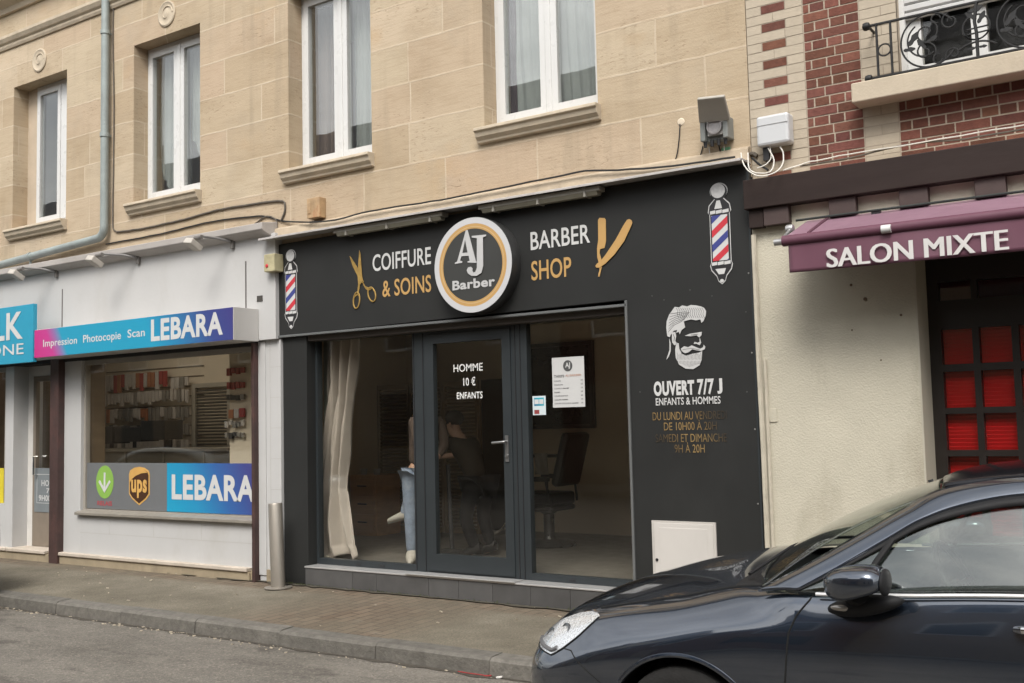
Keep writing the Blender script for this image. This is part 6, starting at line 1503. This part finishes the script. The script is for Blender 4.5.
SKIN = pm('skin', (.42, .25, .17), .55, .06, 8); HAIR = pm('dark hair', (.02, .014, .010), .6, .2, 30)
def person(loc, J, look, label, top, leg, shoe, cap=None, sleeves=False):
    t = root('person', loc, label, 'person')
    V = {k: Vector(v) for k, v in J.items()}
    lk = Vector(look).normalized()
    pts = {'pelvis': (V['pelvis'], (.13, .10)), 'waist': (V['pelvis'].lerp(V['chest'], .5), (.125, .095)), 'chest': (V['chest'], (.15, .11)), 'neck0': (V['neck'], .058), 'head0': (V['head']-Vector((0, 0, .06)), (.070, .078)), 'head1': (V['head']+Vector((0, 0, .045)), (.082, .092))}
    ed = [('pelvis', 'waist'), ('waist', 'chest'), ('chest', 'neck0'), ('neck0', 'head0'), ('head0', 'head1')]
    for s in 'lr':
        pts[s+'sh'] = (V[s+'sh'], .058); pts[s+'el'] = (V[s+'el'], .043); pts[s+'wr'] = (V[s+'wr'], .028)
        pts[s+'hip'] = (V[s+'hip'], .085); pts[s+'kn'] = (V[s+'kn'], .058); pts[s+'an'] = (V[s+'an'], .040); pts[s+'toe'] = (V[s+'toe'], (.035, .025))
        ed += [('chest', s+'sh'), (s+'sh', s+'el'), (s+'el', s+'wr'), ('pelvis', s+'hip'), (s+'hip', s+'kn'), (s+'kn', s+'an'), (s+'an', s+'toe')]
        fd = (V[s+'wr']-V[s+'el']).normalized(); sd = fd.cross(Vector((0, 0, 1))); sd = sd.normalized() if sd.length > .1 else Vector((1, 0, 0)); up = sd.cross(fd)
        pts[s+'pa'] = (V[s+'wr']+fd*.05, (.032, .018)); ed.append((s+'wr', s+'pa'))
        for k, ln in enumerate((.062, .072, .066, .052)):
            q0 = V[s+'wr']+fd*.09+sd*(.030-.020*k); q1 = q0+fd*ln*.6-up*.012; q2 = q1+fd*ln*.4-up*.022
            for j, q in enumerate((q0, q1, q2)): pts[f'{s}f{k}{j}'] = (q, .009-.001*j)
            ed += [(s+'pa', f'{s}f{k}0'), (f'{s}f{k}0', f'{s}f{k}1'), (f'{s}f{k}1', f'{s}f{k}2')]
        q0 = V[s+'wr']+fd*.045+sd*.035; q1 = q0+fd*.03+sd*.018-up*.01
        pts[s+'t0'] = (q0, .010); pts[s+'t1'] = (q1, .008); ed += [(s+'pa', s+'t0'), (s+'t0', s+'t1')]
    body = skin_mesh({k: ((p_[0], tuple(x*(.5 if k != 'chest' else .75) for x in p_[1])) if k in ('pelvis', 'waist', 'chest') else p_) for k, p_ in pts.items()}, ed)
    hc = V['head']; sd = lk.cross(Vector((0, 0, 1))).normalized()
    body.ball(hc+lk*.098+Vector((0, 0, -.012)), (.015, .015, .022), 8, 6)
    for s in (1, -1): body.ball(hc+sd*s*.086+Vector((0, 0, -.01)), (.014, .014, .030), 8, 6)
    bo_ = body.build('body', SKIN, t, smooth='all')
    eye = MB()
    for s in (1, -1): eye.ball(hc+lk*.086+sd*s*.033+Vector((0, 0, .015)), (.010, .010, .007), 8, 6)
    eye.build('eyes', pm('eye dark', (.03, .02, .02), .3), t); MB().ball(hc+lk*.088+Vector((0, 0, -.055)), (.012, .020, .006), 8, 5).build('mouth', pm('lips', (.28, .12, .10), .5), t)
    hm = MB(); hm.ball(hc-lk*.018+Vector((0, 0, .058)), (.098, .100, .085), 20, 12); hm.build('hair', HAIR if not cap else cap, t, smooth=True)
    def cloth(ks, extra, name, m):
        p2 = {k: (pts[k][0], tuple(x+extra for x in (pts[k][1] if isinstance(pts[k][1], tuple) else (pts[k][1],)*2))) for k in ks}
        if name == 'trousers': p2['pelvis'] = (pts['pelvis'][0], (.108, .097) if sleeves else (.150, .125))
        e2 = [e for e in ed if e[0] in p2 and e[1] in p2]
        return skin_mesh(p2, e2).build(name, m, t, smooth='all')
    cloth(['chest', 'waist', 'pelvis', 'lsh', 'rsh', 'lel', 'rel']+(['lwr', 'rwr'] if sleeves else []), .014, 'shirt', top)
    cloth(['pelvis', 'lhip', 'rhip', 'lkn', 'rkn', 'lan', 'ran'], .016, 'trousers', leg)
    for s in 'lr':
        a_, b2 = V[s+'an'], V[s+'toe']; d_ = (b2-a_); d_.normalize(); up = Vector((0, 0, 1)) if abs(d_.z) < .8 else Vector((0, -1, 0)); sx_ = d_.cross(up).normalized(); u2 = sx_.cross(d_)
        shp = MB()
        def sf(u, v):
            w = .052*math.sin(math.pi*min(1, .12+u*.88))**.5+.002; h_ = (.105-.050*u)*(1 if u < .97 else .6)
            an_ = 2*math.pi*v
            return tuple(a_-d_*.06+d_*.29*u+sx_*w*math.cos(an_)+u2*(-.03+h_*.5+ (h_*.5)*math.sin(an_)))
        shp.grid(sf, 14, 14).build('shoe', shoe, t, smooth='all', weld=True)
    return t
JEAN = pm('blue jeans', (.20, .25, .335), .9, .32, 11, .5, 30, stain=((.36, .41, .47), .7), sstain=9); TEE = pm('dark shirt', (.035, .028, .025), .9, .1, 8); WSH = pm('white sneaker', (.42, .40, .36), .6, .1, 20)
ay = .62
hp_ = P(409, 468, ay); ft = P(412, 562, ay)
fx, hx = ft.x, hp_.x
person((fx, ay, .19), dict(pelvis=(hx+.06, ay+.06, 1.09), chest=(hx+.09, ay+.10, 1.46), neck=(hx+.15, ay+.07, 1.68), head=(hx+.17, ay+.06, 1.82),
    lhip=(hx+.03, ay-.02, 1.04), lkn=(hx+.02, ay-.01, .66), lan=(fx+.0, ay, .265), ltoe=(fx+.09, ay-.13, .225),
    rhip=(hx+.05, ay+.14, 1.04), rkn=tuple(P(412, 492, ay+.34)), ran=tuple(P(404, 517, ay+.30)), rtoe=tuple(P(389, 521, ay+.30)),
    lsh=(hx+.15, ay-.08, 1.60), lel=(hx+.22, ay-.12, 1.32), lwr=(hx+.22, ay+.04, 1.27), rsh=(hx+.19, ay+.26, 1.60), rel=(hx+.24, ay+.28, 1.33), rwr=(hx+.25, ay+.14, 1.22)),
    (-1, -.1, 0), 'person in pale blue jeans and white sneakers half hidden by the door frame', pm('brown shirt', (.085, .06, .048), .9, .1, 8), JEAN, WSH, sleeves=True)
by = 1.25  # second figure: solid stand-in for a person reflected in the door glass
h = P(453, 424, by); B = h.x
person((B+.30, by, .19), dict(pelvis=(B+.32, by, .95), chest=(B+.16, by, 1.24), neck=(B+.06, by, 1.42), head=(B, by, h.z),
    lhip=(B+.31, by-.10, .91), lkn=(B+.22, by-.12, .58), lan=(B+.34, by-.10, .26), ltoe=(B+.20, by-.12, .225),
    rhip=(B+.33, by+.10, .91), rkn=(B+.26, by+.14, .58), ran=(B+.38, by+.12, .26), rtoe=(B+.24, by+.12, .225),
    lsh=(B+.10, by-.19, 1.36), lel=(B-.08, by-.20, 1.24), lwr=(B-.26, by-.10, 1.14), rsh=(B+.14, by+.18, 1.36), rel=(B-.04, by+.24, 1.22), rwr=(B-.22, by+.14, 1.20)),
    (-1, -.25, -.1), 'stand-in figure leaning behind the glazed door for a person reflected in the glass', pm('dark olive shirt', (.030, .024, .018), .95, .2, 8, spec=.1), pm('dark trousers', (.010, .010, .011), .95, spec=.1), pm('dark shoe', (.012, .012, .012), .8))
# ================================================================== the far side of the street (seen only as reflections)
OW = [pm('far house render', (.25, .19, .13), .9, .1, 2), pm('far house brick', (.15, .085, .06), .9, .2, 6), pm('far house pale render', (.27, .235, .185), .9, .1, 2), pm('far house ochre', (.22, .16, .10), .9, .1, 2)]
FROOF = pm('far roof slate', (.07, .07, .075), .7, .2, 6); FGL = pm('far window dark', (.03, .035, .04), .1, .1, 3); FSH = pm('far shutter', (.22, .17, .12), .6, .1, 6)
xx = -46.0
for i, (w, hgt, rid) in enumerate(((9, 8.6, 3.2), (7.5, 9.0, 3.3), (8.5, 8.4, 3.6), (7, 8.9, 3.2), (9, 5.6, 2.4), (8, 8.9, 3.4), (9, 8.6, 3.4), (7.5, 9.0, 3.1))):
    a, b = xx, xx+w; xx = b+.02; yf = -15.0
    t = root('facing_house', ((a+b)/2, yf-4, -.04), ('ochre', 'brick', 'pale', 'tan')[i % 4]+' house across the street, %s from the left, seen in reflections' % ('first second third fourth fifth sixth seventh eighth'.split()[i]), 'house', 'houses across the street')
    MB().box(a, b, yf-8, yf, -.04, hgt).build('wall', OW[(i*3+1) % 4], t)
    MB().prismx([(yf+.35, hgt-.1), (yf-4, hgt+rid), (yf-8.35, hgt-.1)], a, b).build('roof', FROOF, t)
    n = int(w/2.4)
    for k in range(n):
        cx = a+(k+.5)*w/n
        for z0, z1 in ((3.6, 5.2), (6.2, 7.6))[:2 if hgt > 8 else 1]: 
            f = holes_wall(MB(), cx-.55, cx+.55, z0, z1, yf-.02, yf+.05, [(cx-.48, cx+.48, z0+.08, z1-.08)]).build('window', PVC, t)
            MB().box(cx-.48, cx+.48, yf-.01, yf+.02, z0+.08, z1-.08).box(cx-.02, cx+.02, yf, yf+.04, z0, z1).build('pane', FGL, f)
        if (i+k) % 3 == 1: MB().box(cx-.9, cx+.9, yf-.02, yf+.06, -.04, 2.4).build('garage_shutter', FSH, t)
        elif (i+k) % 3 == 2: MB().box(cx-.5, cx+.5, yf-.02, yf+.04, -.04, 2.2).build('door', FSH, t)
        else: MB().box(cx-.8, cx+.8, yf-.02, yf+.04, .9, 2.4).build('window', FGL, t)
    MB().box(a+1, a+1.5, yf-4.3, yf-3.7, hgt+rid-.4, hgt+rid+.9).build('chimney', OW[1], t)
# ================================================================== light
SUN_EL, SUN_AZ = rad(51), rad(158)
w = bpy.data.worlds.new('World'); sc.world = w; w.use_nodes = True
nt = w.node_tree; nt.nodes.clear()
sky = N(nt, 'ShaderNodeTexSky', sky_type='NISHITA', sun_disc=False); sky.sun_elevation = SUN_EL; sky.sun_rotation = SUN_AZ; sky.dust_density = 4.0; sky.ozone_density = 1.0; sky.air_density = 1.4
hs = N(nt, 'ShaderNodeHueSaturation'); hs.inputs['Saturation'].default_value = .14; L(nt, sky.outputs[0], hs.inputs['Color'])
# broken cloud cover
tc = N(nt, 'ShaderNodeTexCoord'); cn = noise(nt, scaled(nt, tc.outputs['Generated'], (1, 1, 2.6)), 2.2, 7, .6)
cl = ramp(nt, cn, [(.35, (.75, .78, .82)), (.52, (1.15, 1.14, 1.12)), (.7, (1.6, 1.58, 1.54))])
bg = N(nt, 'ShaderNodeBackground'); L(nt, mixc(nt, 1.0, hs.outputs[0], cl, 'MULTIPLY'), bg.inputs[0]); bg.inputs[1].default_value = .15
wo = N(nt, 'ShaderNodeOutputWorld'); L(nt, bg.outputs[0], wo.inputs[0])
sl = bpy.data.lights.new('sun', 'SUN'); sl.energy = 1.5; sl.angle = rad(26); sl.color = (1, .95, .88)
so = bpy.data.objects.new('sun', sl); C.objects.link(so); so.location = (0, 0, 20)
# sky's sun_rotation turns clockwise from +Y
dirv = Vector((math.sin(SUN_AZ)*math.cos(SUN_EL), math.cos(SUN_AZ)*math.cos(SUN_EL), math.sin(SUN_EL)))
so.rotation_euler = dirv.to_track_quat('Z', 'Y').to_euler()
sc.view_settings.view_transform = 'Standard'; sc.view_settings.look = 'None'; sc.view_settings.gamma = 1; sc.view_settings.exposure = EXPOSURE
sc.view_settings.use_curve_mapping = False
sc.render.engine = 'CYCLES'; sc.cycles.max_bounces = 10; sc.cycles.transparent_max_bounces = 24; sc.cycles.diffuse_bounces = 4; sc.cycles.glossy_bounces = 5
sc.cycles.caustics_reflective = False; sc.cycles.caustics_refractive = False
